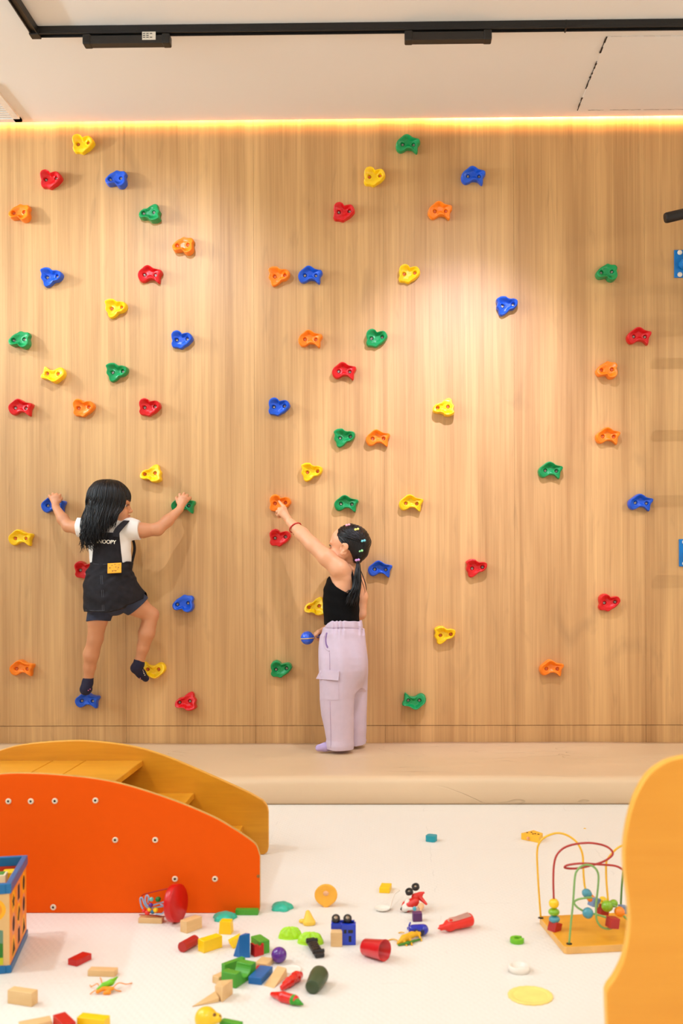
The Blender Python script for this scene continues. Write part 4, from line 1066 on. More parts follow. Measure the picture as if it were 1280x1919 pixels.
# red toy rider on its side
rd = empty('toy_motorbike', G(776, 1708), 'red and white toy motorbike with rider, lying with black wheels up', 'toy vehicle')
M_TR = mat('vehicle_red', (220, 34, 20), 0.3, coat=0.3)
soft_part(rd, 'vehicle_body', [('c', pt(763, 1708, 10), pt(777, 1706, 16), .014, .012), ('c', pt(777, 1704, 24), pt(789, 1702, 26), .008, .006), ('c', pt(785, 1702, 26), pt(794, 1703, 30), .005, .003), ('c', pt(785, 1702, 22), pt(799, 1708, 14), .007, .003)], M_TR)
soft_part(rd, 'side_fairing', [('c', pt(759, 1710, 8), pt(764, 1708, 18), .0095, .0070), ('c', pt(762, 1712, 9), pt(772, 1712, 9), .0045, .004)], mat('vehicle_white', (232, 222, 210), 0.35))
soft_part(rd, 'rider_head', [('e', pt(789, 1709, 11), (.0085, .0075, .0085)), ('c', pt(789, 1711, 9), pt(789, 1714, 8), .004, .002)], mat('figure_skin', (240, 190, 140), 0.45))
for (px, py, h), tilt in (((767, 1704, 33), 0.5), ((779, 1698, 36), 0.6)):
    c = Vector(pt(px, py, h)); bm = bmesh.new(); Mx = Matrix.Translation(c) @ Matrix.Rotation(tilt, 4, 'X') @ Matrix.Rotation(-0.2, 4, 'Y')
    add_lathe(bm, [(0, .002), (.0042, .002), (.0052, .0048), (.0088, .0048), (.0100, .0034), (.0100, -.0034), (.0088, -.0048), (0, -.0048)], Mx, n=28)
    for f in bm.faces: f.smooth = False
    wh = local(rd, bm_obj('wheel', bm, M_BLACK2)); bm = bmesh.new(); add_lathe(bm, [(0, .0030), (.0036, .0030), (.0036, .0015), (0, .0015)], Mx, n=16); hb2 = bm_obj('hub', bm, MATS['hub_grey']); hb2.parent = wh
c = Vector(pt(757, 1709, 6)); bm = bmesh.new(); add_cyl(bm, c - Vector((.007, .002, -.004)), c + Vector((.006, -.003, -.003)), 0.0062, n=20); local(rd, bm_obj('wheel', bm, M_BLACK, bevel=.001))
c = Vector(pt(777, 1712, 10)); bm = bmesh.new(); add_ball(bm, c + Vector((0, -.004, 0)), .006, (.8, .5, 1)); local(rd, bm_obj('windscreen', bm, mat('windscreen_blue', (90, 180, 200), 0.2), smooth=True))
# purple cube
block((791.5, 1727.5), (774, 1728), (792.5, 1722), 15.5, mat('cube_purple', (92, 44, 100), 0.45), 'small purple cube between the red motorbike toy and the blue toy car')
# blue see-through toy car
bc = empty('toy_car', G(784, 1752), 'glossy dark blue toy car lying on its side above the yellow lizard toy', 'toy car')
M_BG = mat('blue_glossy', (10, 30, 170), 0.12, coat=0.6)
soft_part(bc, 'car_body', [('c', pt(774, 1752, 10), pt(793, 1753, 11), .0115, .0128, .005), ('c', pt(766, 1748, 8), pt(776, 1751, 8), .0045, .007, .003), ('c', pt(767, 1747, 13), pt(769, 1746, 17), .0025, .002, .002)], M_BG)
soft_part(bc, 'side_window', [('e', pt(780, 1756, 10), (.007, .003, .006)), ('e', pt(792, 1757, 10), (.005, .003, .007))], mat('window_dark', (20, 30, 70), 0.15))
# yellow lizard with green belly
lz = empty('toy_lizard', G(770, 1769), 'yellow toy lizard with a green belly line and curled tail', 'toy animal')
M_LZ = mat('lizard_yellow', (240, 178, 14), 0.45, bump=0.2, bscale=200)
soft_part(lz, 'lizard_body', [('c', pt(745, 1771, 3), pt(757, 1767, 8), .0025, .0085), ('c', pt(757, 1767, 8), pt(772, 1762, 10), .0085, .0075), ('c', pt(772, 1762, 10), pt(784, 1758, 8), .0075, .0045), ('c', pt(784, 1758, 8), pt(793, 1754, 7), .0045, .0030),
   ('c', pt(768, 1766, 6), pt(772, 1772, 1), .0035, .0022), ('c', pt(757, 1769, 5), pt(762, 1773, 1), .0035, .0022), ('c', pt(775, 1762, 10), pt(770, 1750, 6), .003, .0018), ('c', pt(786, 1760, 6), pt(790, 1764, 1), .003, .0018), ('c', pt(780, 1758, 11), pt(783, 1753, 12), .002, .0012)], M_LZ, res=0.0009)
bm = bmesh.new(); add_tube(bm, catmull([pt(747, 1770, 5), pt(742, 1765, 4), pt(735, 1762, 2), pt(727, 1764, 1.5), pt(724, 1766, 1)], 6), 0.0014, n=8); add_tube(bm, catmull([pt(757, 1757, 9), pt(753, 1751, 4), pt(747, 1749, 1)], 5), 0.0014, n=8); local(lz, bm_obj('tail', bm, M_LZ, smooth=True))
soft_part(lz, 'belly_stripe', [('c', pt(747, 1773, 2), pt(764, 1771.5, 4.5), .0022, .0034), ('c', pt(764, 1771.5, 4.5), pt(788, 1763, 3), .0034, .002)], mat('belly_green', (60, 130, 20), 0.45), res=0.0009)
# red bottle
bt = empty('toy_bottle', G(856, 1750), 'red toy sauce bottle with a pale label, lying on its side', 'toy bottle')
M_RB = mat('bottle_red', (236, 46, 30), 0.4, sss=0.1)
a, b = Vector(pt(832, 1748, 11)), Vector(pt(878, 1738, 14)); ax = (b - a).normalized(); ln_ = (b - a).length
bm = bmesh.new(); Mx = Matrix.Translation(a) @ ax.to_track_quat('Z', 'Y').to_matrix().to_4x4()
add_lathe(bm, [(0, -.018), (.0015, -.017), (.003, -.012), (.0068, -.010), (.0072, -.002), (.0078, 0.002), (.0135, 0.010), (.0148, 0.018), (.0125, 0.030), (.0140, 0.040), (.0158, ln_ + 0.002), (.0150, ln_ + 0.006), (.013, ln_ + 0.008), (0, ln_ + 0.0085)], Mx, n=40)
for f in bm.faces: f.smooth = True
local(bt, bm_obj('bottle', bm, M_RB))
bm = bmesh.new(); upv = Vector((0, -0.35, 1)).normalized(); upv = (upv - ax * upv.dot(ax)).normalized(); sd = ax.cross(upv)
pl_ = [a + ax * u + sd * v + upv * (0.0150 + q) for u, v, q in ((.010, -.004, -.0015), (.018, -.008, 0), (.034, -.008, -.001), (ln_ + .001, -.009, .0012), (ln_ + .001, .009, .0012), (.034, .008, -.001), (.018, .008, 0), (.010, .004, -.0015))]
vs = [bm.verts.new(p) for p in pl_]; f = bm.faces.new(vs); bmesh.ops.solidify(bm, geom=[f], thickness=0.001); local(bt, bm_obj('label', bm, mat('label_pink', (248, 196, 176), 0.5)))['label'] = 'pale pink label'
# grasshopper
gh = empty('toy_grasshopper', G(200, 1862), 'green and orange toy grasshopper with thin legs, at the lower left', 'toy insect')
zp = lambda zx, zy: (110 + zx / 8.53, 1760 + zy / 8.53)
def zpt(zx, zy, h): px, py = zp(zx, zy); return pt(px, py + h, h)
M_GG = mat('hopper_green', (110, 190, 12), 0.4); M_GO = mat('hopper_orange', (244, 146, 10), 0.4)
soft_part(gh, 'wings', [('c', zpt(620, 800, 9), zpt(720, 740, 12), .0025, .0055), ('c', zpt(720, 740, 12), zpt(840, 690, 15), .0055, .0062), ('c', zpt(840, 690, 15), zpt(940, 605, 19), .0062, .0015)], M_GG, res=0.0009)
soft_part(gh, 'belly', [('c', zpt(620, 840, 5), zpt(700, 790, 8), .004, .0045), ('c', zpt(700, 790, 8), zpt(860, 790, 8), .0045, .0038), ('c', zpt(740, 860, 3), zpt(800, 850, 4), .004, .005)], M_GO, res=0.0009)
for k, pl_ in enumerate((((690, 700, 12), (680, 650, 9), (665, 615, 2)), ((640, 740, 9), (615, 710, 9), (530, 755, 4), (500, 735, 2)), ((590, 815, 8), (550, 840, 5), (500, 880, 1)), ((850, 790, 9), (960, 700, 14), (1080, 720, 6), (1170, 700, 1)), ((880, 790, 6), (930, 820, 4), (1000, 832, 1)))):
    bm = bmesh.new(); add_tube(bm, catmull([zpt(*q) for q in pl_], 5), 0.0011, n=7); local(gh, bm_obj('leg', bm, M_GO, smooth=True))
# yellow toy at the bottom edge
sq = empty('toy_duck', G(389, 1928), 'round yellow toy with brown spots at the bottom edge beside a green block', 'toy')
soft_part(sq, 'toy_body', [('e', pt(386, 1928, 20), (.021, .020, .021)), ('e', pt(407, 1930, 22), (.009, .010, .009), None, .006)], mat('duck_yellow', (240, 194, 20), 0.35, coat=0.2))
bm = bmesh.new(); 
for q in (pt(402, 1932, 30), pt(411, 1931, 26)): add_ball(bm, Vector(q), .0035)
local(sq, bm_obj('spot', bm, mat('spot_brown', (120, 66, 12), 0.4), smooth=True))
# tiny yellow crumb near the mat
dome(1096, 1553, 5, 1.5, 'paper_scrap', mat('scrap_yellow', (240, 190, 70), 0.6), 'tiny yellow scrap on the floor near the padded mat', 'scrap')

# ------------------------------------------------------------------ tipped bead toy with a red disc base
bd = empty('bead_toy', G(330, 1728), 'small bead toy tipped over, its red disc base standing on edge', 'bead toy')
YB = G(330, 1728).y
z3 = lambda zx, zy, dy=0.0: P(240 + zx / 6.4, 1640 + zy / 6.4, YB + dy)
c = z3(590, 320); bm = bmesh.new()
rz = 0.5 * (540 - 95) / 6.4 / PPM(c); dirx = Vector((0.955, -0.29, 0.08)).normalized()
Mx = Matrix.Translation(c) @ dirx.to_track_quat('Z', 'Y').to_matrix().to_4x4()
add_lathe(bm, [(0, -.013), (rz * .97, -.013), (rz, -.011), (rz, .004), (rz * .97, .0055), (0, .0055)], Mx, n=56)
zmin = min(v.co.z for v in bm.verts)
for v in bm.verts: v.co.z -= zmin - 0.0005
local(bd, bm_obj('disc_base', bm, mat('disc_red', (204, 14, 10), 0.35)))
M_WB = mat('wire_pale_blue', (150, 175, 205), 0.3); M_WR = mat('wire_dark_red', (168, 20, 16), 0.35)
def wire(parent, pts, r, m, name='wire'):
    bm = bmesh.new(); add_tube(bm, catmull(pts, 8), r, n=10); return local(parent, bm_obj(name, bm, m, smooth=True))
wire(bd, [z3(485, 160, .02), z3(330, 195, .03), z3(210, 225, .02), z3(165, 250, .01), z3(160, 290, 0)], .0013, M_WR)
wire(bd, [z3(490, 310), z3(380, 335), z3(300, 360), z3(240, 370), z3(205, 310), z3(220, 245), z3(245, 260), z3(240, 330)], .0019, M_WB)
wire(bd, [z3(490, 360, -.01), z3(380, 380), z3(250, 395), z3(200, 350), z3(170, 275), z3(145, 285), z3(160, 370), z3(190, 420)], .0019, M_WB)
wire(bd, [z3(385, 350, -.01), z3(430, 370, -.01), z3(435, 430, -.01), z3(400, 465, -.01), z3(330, 470, -.01)], .0017, M_WB)
wire(bd, [z3(560, 480, .0), z3(440, 497, .0), z3(300, 480, 0), z3(150, 475, 0), z3(140, 478, 0)], .0013, M_WR)
for zx, zy, r, cc in ((230, 450, .0068, 'red'), (190, 425, .005, 'red'), (272, 360, .0056, 'purple'), (280, 290, .0054, 'aqua'), (360, 290, .0070, 'leaf'), (330, 418, .0064, 'yellow'), (295, 440, .0056, 'blue'), (255, 415, .005, 'yellow')):
    mm = {'red': M_PEP, 'purple': MATS['toy_purple'], 'aqua': mat('bead_aqua', (110, 190, 180), 0.3), 'leaf': mat('bead_dark_green', (24, 110, 30), 0.35), 'yellow': TM['yellow'], 'blue': mat('bead_blue', (30, 110, 150), 0.3)}[cc]
    bm = bmesh.new(); add_ball(bm, z3(zx, zy, -.004), r, (1, 1, 0.95)); local(bd, bm_obj('bead', bm, mm, smooth=True))

# ------------------------------------------------------------------ large bead maze
mz = empty('bead_maze', G(1110, 1770), 'wooden bead maze with yellow, red and green wires on an orange-brown board', 'bead maze')
a, u, w_, _, lw = frame3((1058, 1789), (1169, 1783.5), (997, 1730)); lu = 0.30; hb_ = 14 / PPM(a)
M_BRD = woodmat('maze_board', (216, 146, 26), (238, 172, 50), 'X', 1.5, rough=0.4, stretch=0.2, fine=0.3, bump=0.0)
bm = bmesh.new(); n8 = []
rc = 0.010
for cx_, cy_, a0 in ((rc, rc, 180), (lu - rc, rc, 270), (lu - rc, lw - rc, 0), (rc, lw - rc, 90)):
    for k in range(5):
        t = math.radians(a0 + 90 * k / 4); q = (cx_ + rc * math.cos(t), cy_ + rc * math.sin(t)); n8.append(a + u * q[0] + w_ * q[1])
fs = add_prism(bm, n8, (0, 0, hb_), mi=1); fs[1].material_index = 0; fs[0].material_index = 1
bo = bm_obj('board', bm, [M_BRD, mat('maze_edge', (232, 178, 100), 0.45, noise=0.08)], bevel=0.0012); local(mz, bo)
def on_board(px, py): return G(px, py, hb_)
def W(px, py, y): return P(px, py, y)
p1 = on_board(1013.4, 1720.5); p2 = on_board(1039.7, 1743); p3 = on_board(1066.6, 1769)
M_Y = mat('wire_yellow', (244, 186, 20), 0.3, coat=0.3); M_R = mat('wire_red', (176, 36, 26), 0.3, coat=0.3); M_Gn = mat('wire_green', (126, 172, 92), 0.3, coat=0.3)
def wire_px(pts, m, r=0.0025): return wire(mz, [W(*p) for p in pts], r, m)
y1 = p1.y; yc = y1 - 0.05
q = lambda l, ys: [(x, y, d) for (x, y), d in zip(l, ys)]
def spread(l, y0, y1_): return [(x, y, y0 + (y1_ - y0) * i / (len(l) - 1)) for i, (x, y) in enumerate(l)]
wire_px(spread([(1013.4, 1720), (1010.5, 1680), (1008, 1640), (1006.5, 1600), (1010, 1581), (1021, 1569), (1041.6, 1561.5), (1060, 1564), (1077.5, 1575), (1087, 1588), (1092, 1603), (1093, 1620), (1094, 1644), (1097, 1665), (1106, 1681), (1120, 1693), (1133, 1706), (1142, 1722)], y1, y1 - 0.06), M_Y)
wire_px(spread([(1039.7, 1740), (1038, 1690), (1037, 1650), (1038.4, 1620), (1044, 1601.6), (1057, 1589), (1077.5, 1582), (1105.6, 1579.7), (1130.6, 1584), (1144.7, 1592), (1148, 1601.6), (1135, 1612.5), (1115, 1620), (1087, 1626.6), (1068, 1627.7), (1058, 1625.5), (1065, 1621), (1090, 1618), (1123, 1620), (1152.5, 1622.7), (1166.6, 1629.7), (1178, 1642), (1190, 1680), (1197, 1728)], p2.y, p2.y - 0.01), M_R)
y3 = p3.y
wire_px(spread([(1066.6, 1768.5), (1070, 1730), (1074, 1690.6), (1077.5, 1643.7), (1082, 1631), (1090, 1623.4), (1101, 1620.6), (1113.4, 1625), (1121, 1637.5), (1121, 1659), (1117, 1698), (1118, 1722), (1126, 1736), (1138.4, 1740.6), (1150, 1738), (1153, 1730), (1148, 1727), (1135, 1719), (1112, 1712.5), (1101.7, 1711), (1083.7, 1701.6), (1076, 1692), (1082, 1686), (1096, 1683), (1110, 1682)], y3, y3 + 0.04), M_Gn, 0.0024)
wire_px(spread([(1195, 1600), (1185, 1584), (1169, 1583.6), (1154, 1592), (1140, 1608), (1136, 1620), (1136.5, 1651.6), (1140, 1692)], yc, yc - 0.02), M_Y)
wire_px(spread([(1172, 1570), (1169, 1600), (1168, 1628), (1165, 1665), (1163.4, 1700), (1163, 1716)], y1 - .02, y1 - .02), mat('wire_deep_green', (92, 142, 62), 0.3))
wire_px(spread([(1132, 1695), (1152.5, 1698), (1161, 1708), (1176, 1723.4), (1190, 1732)], yc - .03, yc - .04), M_Gn, 0.0026)
BC = {'teal': mat('bead_teal', (70, 150, 168), 0.25, coat=0.4), 'orange': mat('bead_orange', (248, 140, 20), 0.3, coat=0.4), 'grey': mat('bead_greyblue', (124, 150, 186), 0.35), 'yellow': mat('bead_yellow', (250, 206, 14), 0.3, coat=0.4), 'red': mat('bead_red', (178, 34, 24), 0.35), 'green': mat('bead_green', (130, 180, 26), 0.3, coat=0.4)}
def bead(px, py, y, rpx, colr, sq_=1.0, cube=False, ang=0.0, label=None):
    c = W(px, py, y); r = rpx / PPM(c); bm = bmesh.new()
    if cube: add_box(bm, c, (2 * r,) * 3, Euler((0.0, ang * 0.5, ang)).to_matrix()); o = bm_obj('bead', bm, BC[colr], bevel=0.0012, seg=3)
    else: add_ball(bm, c, r, (1, 1, sq_), Euler((0, ang, 0)).to_matrix(), 28, 18); o = bm_obj('bead', bm, BC[colr], smooth=True)
    return local(mz, o)
yb_ = p2.y
bead(1039.7, 1737, yb_, 9.2, 'red', cube=True, ang=0.7); bead(1039, 1722.5, yb_, 10.3, 'teal', 0.68); bead(1038, 1709, yb_, 10.5, 'green', 0.68); bead(1038, 1693, yb_, 9.6, 'yellow', 0.96)
yk = y1 - 0.05
bead(1100, 1674.5, yk, 10, 'teal', 0.85, ang=0.6); bead(1107, 1683, yk, 10, 'orange', 0.72, ang=0.7); bead(1113.5, 1690, yk - .004, 8.2, 'grey', cube=True, ang=0.5); bead(1121.5, 1695, yk, 9.5, 'yellow', 0.8, ang=0.6); bead(1129, 1703, yk - .006, 9.5, 'red', cube=True, ang=0.4); bead(1131, 1688, yk + .01, 9, 'yellow', 0.8, ang=.6)
bead(1138, 1698, yc - .03, 11, 'green', 0.95); bead(1150, 1693, yc - .02, 8, 'green', 0.9); bead(1161, 1708.6, yc - .035, 10, 'orange', 0.95, ang=.4); bead(1167, 1704, yc - .01, 7, 'grey', cube=True, ang=.3)
bead(1101.7, 1711, y3 + .03, 10.3, 'teal', 1.0); bead(1148, 1728.5, y3 + .02, 9.6, 'red', cube=True, ang=.3)
for px, py in ((1013.4, 1720.5), (1066.6, 1769)):
    g = on_board(px, py); bm = bmesh.new(); add_lathe(bm, [(0, .0002), (.0068, .0002), (.0060, .0016), (.0026, .0020), (0, .0020)], Matrix.Translation(g), n=24); local(mz, bm_obj('wire_socket', bm, M_BLACK))

# ------------------------------------------------------------------ activity cube with shape openings
A0 = G(20.5, 1824); A1 = G(53, 1752)
u = (A1 - A0); u.z = 0; SL = 0.225; u.normalize(); w_ = Vector((-u.y, u.x, 0)).normalized()
if w_.x > 0: w_ = -w_
HC = 169 / PPM(A0)
cb = empty('activity_cube', A0 + u * SL / 2 + w_ * SL / 2, 'wooden activity cube with blue rims and printed animal sides, at the left edge', 'activity cube')
RMc = Matrix((-w_, u, Vector((0, 0, 1)))).transposed()
cc = A0 + u * SL / 2 + w_ * SL / 2
def cbox(parent, name, lx, ly, lz, sx, sy, sz, m, bevel=0.001):
    bm = bmesh.new(); add_box(bm, cc + RMc @ Vector((lx, ly, lz)), (sx, sy, sz), RMc); return local(parent, bm_obj(name, bm, m, bevel=bevel))
M_CBL = mat('rim_blue', (0, 104, 160), 0.35); M_CW = mat('cube_wood', (226, 180, 116), 0.5, noise=0.05); M_CO = mat('cube_orange_print', (242, 146, 30), 0.5, noise=0.10, nscale=14)
H = SL / 2
for sx in (-1, 1):
    for z0, z1 in ((HC - .022, HC), (0, .017)):
        cbox(cb, 'rim', sx * (H - .005), 0, (z0 + z1) / 2, .012, SL, z1 - z0, M_CBL, .002)
        cbox(cb, 'rim', 0, sx * (H - .005), (z0 + z1) / 2, SL - .02, .012, z1 - z0, M_CBL, .002)
fp = cbox(cb, 'side_wall', 0, -(H - .006), HC / 2, SL - .006, .008, HC - .03, M_CW); bp_ = cbox(cb, 'side_wall', 0, H - .006, HC / 2, SL - .006, .008, HC - .03, mat('cube_red_inside', (200, 50, 20), .5))
rp = cbox(cb, 'side_wall', H - .006, 0, HC / 2, .008, SL - .006, HC - .03, M_CO); lp = cbox(cb, 'side_wall', -(H - .006), 0, HC / 2, .008, SL - .006, HC - .03, M_CW)
cbox(cb, 'bottom_board', 0, 0, .02, SL - .03, SL - .03, .006, M_CW)
xf = H - .0015
SHAPES = ['star', 'slot', 'oval', 'oval', 'zigzag', 'oval', 'tri', 'slot', 'tri']
def shape2(kind, s):
    if kind == 'oval': return [(s * .8 * math.cos(t), s * math.sin(t)) for t in [2 * math.pi * i / 20 for i in range(20)]]
    if kind == 'tri': return [(-s, -s), (s, -s * .8), (0, s)]
    if kind == 'slot': return [(-s * .7, -s), (s * .7, -s), (s * .7, s), (-s * .7, s)]
    if kind == 'zigzag': return [(-s, -s * .6), (0, -s), (s * .4, -s * .2), (s, s * .2), (s * .2, s), (-s * .4, s * .3)]
    return [((s if i % 2 == 0 else s * .55) * math.sin(math.pi * i / 5), (s if i % 2 == 0 else s * .55) * math.cos(math.pi * i / 5)) for i in range(10)]
i = 0
for row in range(3):
    for colm in range(3):
        yy = -H + .045 + colm * (SL - .09) / 2; zz = HC - .052 - row * (HC - .095) / 2
        for nm, s_, m_, off in (('printed_ring', .026, [mat('print_yellow', (250, 180, 20), .5), mat('print_pink', (232, 150, 110), .5)][(row + colm) % 2], .0002), ('shape_hole', .0165, mat('hole_dark', (42, 18, 10), .9), .0005)):
            bm = bmesh.new(); sh = shape2(SHAPES[i], s_) if nm == 'shape_hole' else shape2('oval', s_ * .95)
            add_prism(bm, [cc + RMc @ Vector((xf - .0008 + off, yy + p_[0], zz + p_[1])) for p_ in sh], RMc @ Vector((.0004, 0, 0))); local(cb, bm_obj(nm, bm, m_)) if nm == 'shape_hole' else local(cb, bm_obj(nm, bm, m_))
        i += 1
# printed picture on the front: sun face, grey hill, green ground
def fprint(name, poly, m, off):
    bm = bmesh.new(); add_prism(bm, [cc + RMc @ Vector((p_[0], -(H - .0015) + .0004 - off, p_[1])) for p_ in poly], RMc @ Vector((0, .0004, 0))); return local(cb, bm_obj(name, bm, m))
xr_ = H - .012
fprint('printed_hill', [(-xr_, .030), (xr_ - .004, .030), (xr_ - .004, .092), (xr_ - .04, .098), (-xr_, .09)], mat('print_greygreen', (104, 140, 112), .5), .0003)
fprint('printed_hill', [(-xr_, .028), (xr_ - .004, .028), (xr_ - .004, .064), (xr_ - .03, .068), (xr_ - .06, .056), (-xr_, .06)], mat('print_green', (40, 116, 24), .5), .0006)
fprint('printed_grass', [(-xr_, .019), (xr_ - .004, .019), (xr_ - .004, .034), (-xr_, .034)], mat('print_lime', (196, 196, 14), .5), .0009)
sx_, sz_ = xr_ - .028, .136
fprint('printed_sun', [(sx_ + .030 * math.cos(t), sz_ + .026 * math.sin(t)) for t in [2 * math.pi * k / 30 for k in range(30)]], mat('print_amber', (252, 178, 10), .5), .0003)
fprint('printed_face', [(sx_ + .022 * math.cos(t), sz_ + .019 * math.sin(t)) for t in [2 * math.pi * k / 30 for k in range(30)]], mat('print_orange', (240, 146, 20), .5), .0006)
fprint('printed_eye', [(sx_ + .010 + .005 * math.cos(t), sz_ + .006 + .004 * math.sin(t)) for t in [2 * math.pi * k / 16 for k in range(16)]], mat('print_cream', (250, 240, 220), .5), .0009)
fprint('printed_pupil', [(sx_ + .007 + .0026 * math.cos(t), sz_ + .006 + .003 * math.sin(t)) for t in [2 * math.pi * k / 16 for k in range(16)]], M_BLACK, .0012)
# blocks lying in the open top of the cube
cr_ = empty('picture_card', cc + Vector((0, 0, HC - .03)), 'small picture block with green trees on top of the cube\'s contents', 'toy block')
c2 = P(-4, 1632, cc.y)
c2 = cc + RMc @ Vector((0.045, 0.03, HC - .028))
bm = bmesh.new(); add_box(bm, c2, (.07, .03, .022), RMc); local(cr_, bm_obj('card_block', bm, mat('card_cream', (240, 226, 190), .5), bevel=.001))
bm = bmesh.new(); add_box(bm, c2 + Vector((0, 0, .0115)), (.06, .024, .001), RMc); local(cr_, bm_obj('printed_top', bm, mat('print_leaf', (60, 140, 50), .5, noise=.3, nscale=60)))
bm = bmesh.new(); add_box(bm, Vector(), (.16, .16, .03), RMc)
tag(bm_obj('toy_block', bm, M_NAT, loc=cc + Vector((0, 0, HC - .055)), bevel=.002), 'large natural wooden tray block inside the activity cube', 'toy block')
bm = bmesh.new(); add_box(bm, Vector(), (.03, .03, .02), RMc)
tag(bm_obj('toy_block', bm, TM['yellow'], loc=cc + RMc @ Vector((.082, .06, HC - .03)), bevel=.002), 'small yellow block inside the activity cube, right of the picture block', 'toy block')
# ------------------------------------------------------------------ the two children
def skin(name, c):
    return mat(name, c, 0.5, noise=0.03, nscale=12, sss=0.12, bump=0.03, bscale=150)
M_SK1 = skin('skin_tan', (206, 142, 100)); M_SK2 = skin('skin_warm', (222, 160, 118))
M_HAIR = mat('black_hair', (11, 7, 7), 0.42, noise=0.3, nscale=200, spec=0.35)
M_BROW = mat('dark_brow', (46, 28, 20), 0.6); M_LIP = mat('lip_rose', (178, 92, 76), 0.45)
M_EYE = mat('eye_white', (205, 190, 178), 0.2); M_IRIS = mat('eye_dark', (24, 14, 10), 0.15)
def head_frame(c, fwd, up=(0, 0, 1), roll=0.0):
    f = Vector(fwd).normalized(); u = Vector(up); u = (u - f * u.dot(f)).normalized(); l = u.cross(f)
    R = Matrix((f, l, u)).transposed()
    if roll: R = Matrix.Rotation(roll, 3, f) @ R
    return Vector(c), R
def build_head(F, c, R, s=0.95):
    T = lambda x, y, z: tuple(c + R @ Vector((x, y, z)) * s)
    E = lambda p, r, k=0.012, sub=False: F.ell(T(*p), tuple(v * s for v in r), R, k, sub)
    E((-.010, 0, .020), (.084, .071, .075), 0.01)
    E((.028, 0, -.028), (.052, .054, .062), 0.02)
    E((.030, 0, .024), (.050, .058, .050), 0.02)
    E((.050, 0, -.076), (.022, .026, .018), 0.022)
    for sy in (-1, 1):
        E((.046, sy * .030, -.040), (.030, .026, .028), 0.016)
        F.cap(T(.0, sy * .045, -.045), T(.044, sy * .018, -.080), .014 * s, .012 * s, 0.02)
        E((.0765, sy * .029, -.007), (.010, .016, .008), 0.012, True)
        F.cap(T(.074, sy * .012, .010), T(.068, sy * .042, .010), .007 * s, .006 * s, 0.012)
    # nose
    F.cap(T(.076, 0, -.004), T(.089, 0, -.026), .0055 * s, .0075 * s, 0.010)
    E((.090, 0, -.029), (.0088, .009, .0078), 0.006)
    for sy in (-1, 1): E((.083, sy * .0095, -.032), (.0075, .0058, .0058), 0.006)
    # lips
    F.cap(T(.0815, .004, -.0505), T(.072, .019, -.053), .0058 * s, .0035 * s, 0.005); F.cap(T(.0815, -.004, -.0505), T(.072, -.019, -.053), .0058 * s, .0035 * s, 0.005)
    F.cap(T(.0795, .005, -.0605), T(.070, .016, -.0575), .0062 * s, .0035 * s, 0.005); F.cap(T(.0795, -.005, -.0605), T(.070, -.016, -.0575), .0062 * s, .0035 * s, 0.005)
    # ears
    for sy in (-1, 1):
        RE = R @ Matrix.Rotation(0.18, 3, 'Y') @ Matrix.Rotation(sy * 0.35, 3, 'Z')
        F.ell(T(-.010, sy * .074, -.016), (.0165 * s, .0065 * s, .0265 * s), RE, 0.005)
        F.ell(T(-.022, sy * .079, -.002), (.011 * s, .005 * s, .016 * s), RE, 0.006)
        F.ell(T(-.012, sy * .0800, -.006), (.0135 * s, .0060 * s, .0200 * s), RE, 0.004)
        F.ell(T(-.0075, sy * .0860, -.010), (.0088 * s, .0085 * s, .0150 * s), RE, 0.003, True)
        F.ell(T(.003, sy * .0770, -.018), (.0045 * s, .0045 * s, .0060 * s), RE, 0.004)
        F.ell(T(-.004, sy * .080, -.036), (.007 * s, .005 * s, .008 * s), RE, 0.004)
    return T
def face_parts(root, T, R, s=0.95):
    for sy in (-1, 1):
        bm = bmesh.new(); add_ball(bm, Vector(T(.0625, sy * .029, -.007)), .0096 * s, u=24, v=16); e = local(root, bm_obj('eye', bm, M_EYE, smooth=True))
        bm = bmesh.new(); add_ball(bm, Vector(T(.0670, sy * .0292, -.0078)), .0066 * s, u=20, v=12); i_ = bm_obj('iris', bm, M_IRIS, smooth=True); i_.parent = e
        bm = bmesh.new()
        add_tube(bm, catmull([T(.0785, sy * .018, -.0055), T(.0815, sy * .026, -.0015), T(.0775, sy * .037, -.003), T(.071, sy * .043, -.007)], 5), [.0012 * s] * 16, n=6)
        local(root, bm_obj('eyelash', bm, M_HAIR, smooth=True))
        bm = bmesh.new(); P_ = catmull([T(.0835, sy * .012, .0115), T(.082, sy * .024, .0165), T(.074, sy * .038, .0150), T(.066, sy * .046, .011)], 5)
        add_tube(bm, P_, [.0013 * s + .0014 * s * math.sin(math.pi * k / (len(P_) - 1)) for k in range(len(P_))], n=6, flat=0.6)
        local(root, bm_obj('eyebrow', bm, M_BROW, smooth=True))
    bm = bmesh.new()
    add_tube(bm, catmull([T(.0740, .0185, -.0535), T(.0825, .010, -.0515), T(.0868, .0035, -.0500), T(.0862, 0, -.0510), T(.0868, -.0035, -.0500), T(.0825, -.010, -.0515), T(.0740, -.0185, -.0535)], 4), .0026 * s, n=7)
    add_tube(bm, catmull([T(.0735, .016, -.0575), T(.0830, .007, -.0612), T(.0848, 0, -.0620), T(.0830, -.007, -.0612), T(.0735, -.016, -.0575)], 4), .0030 * s, n=7)
    local(root, bm_obj('lips', bm, M_LIP, smooth=True))
def nail(root, tip, dirv, nrm, r):
    pass
X, Y, Z = 0, 1, 2
def PP(px, py, y): return tuple(P(px, py, y))

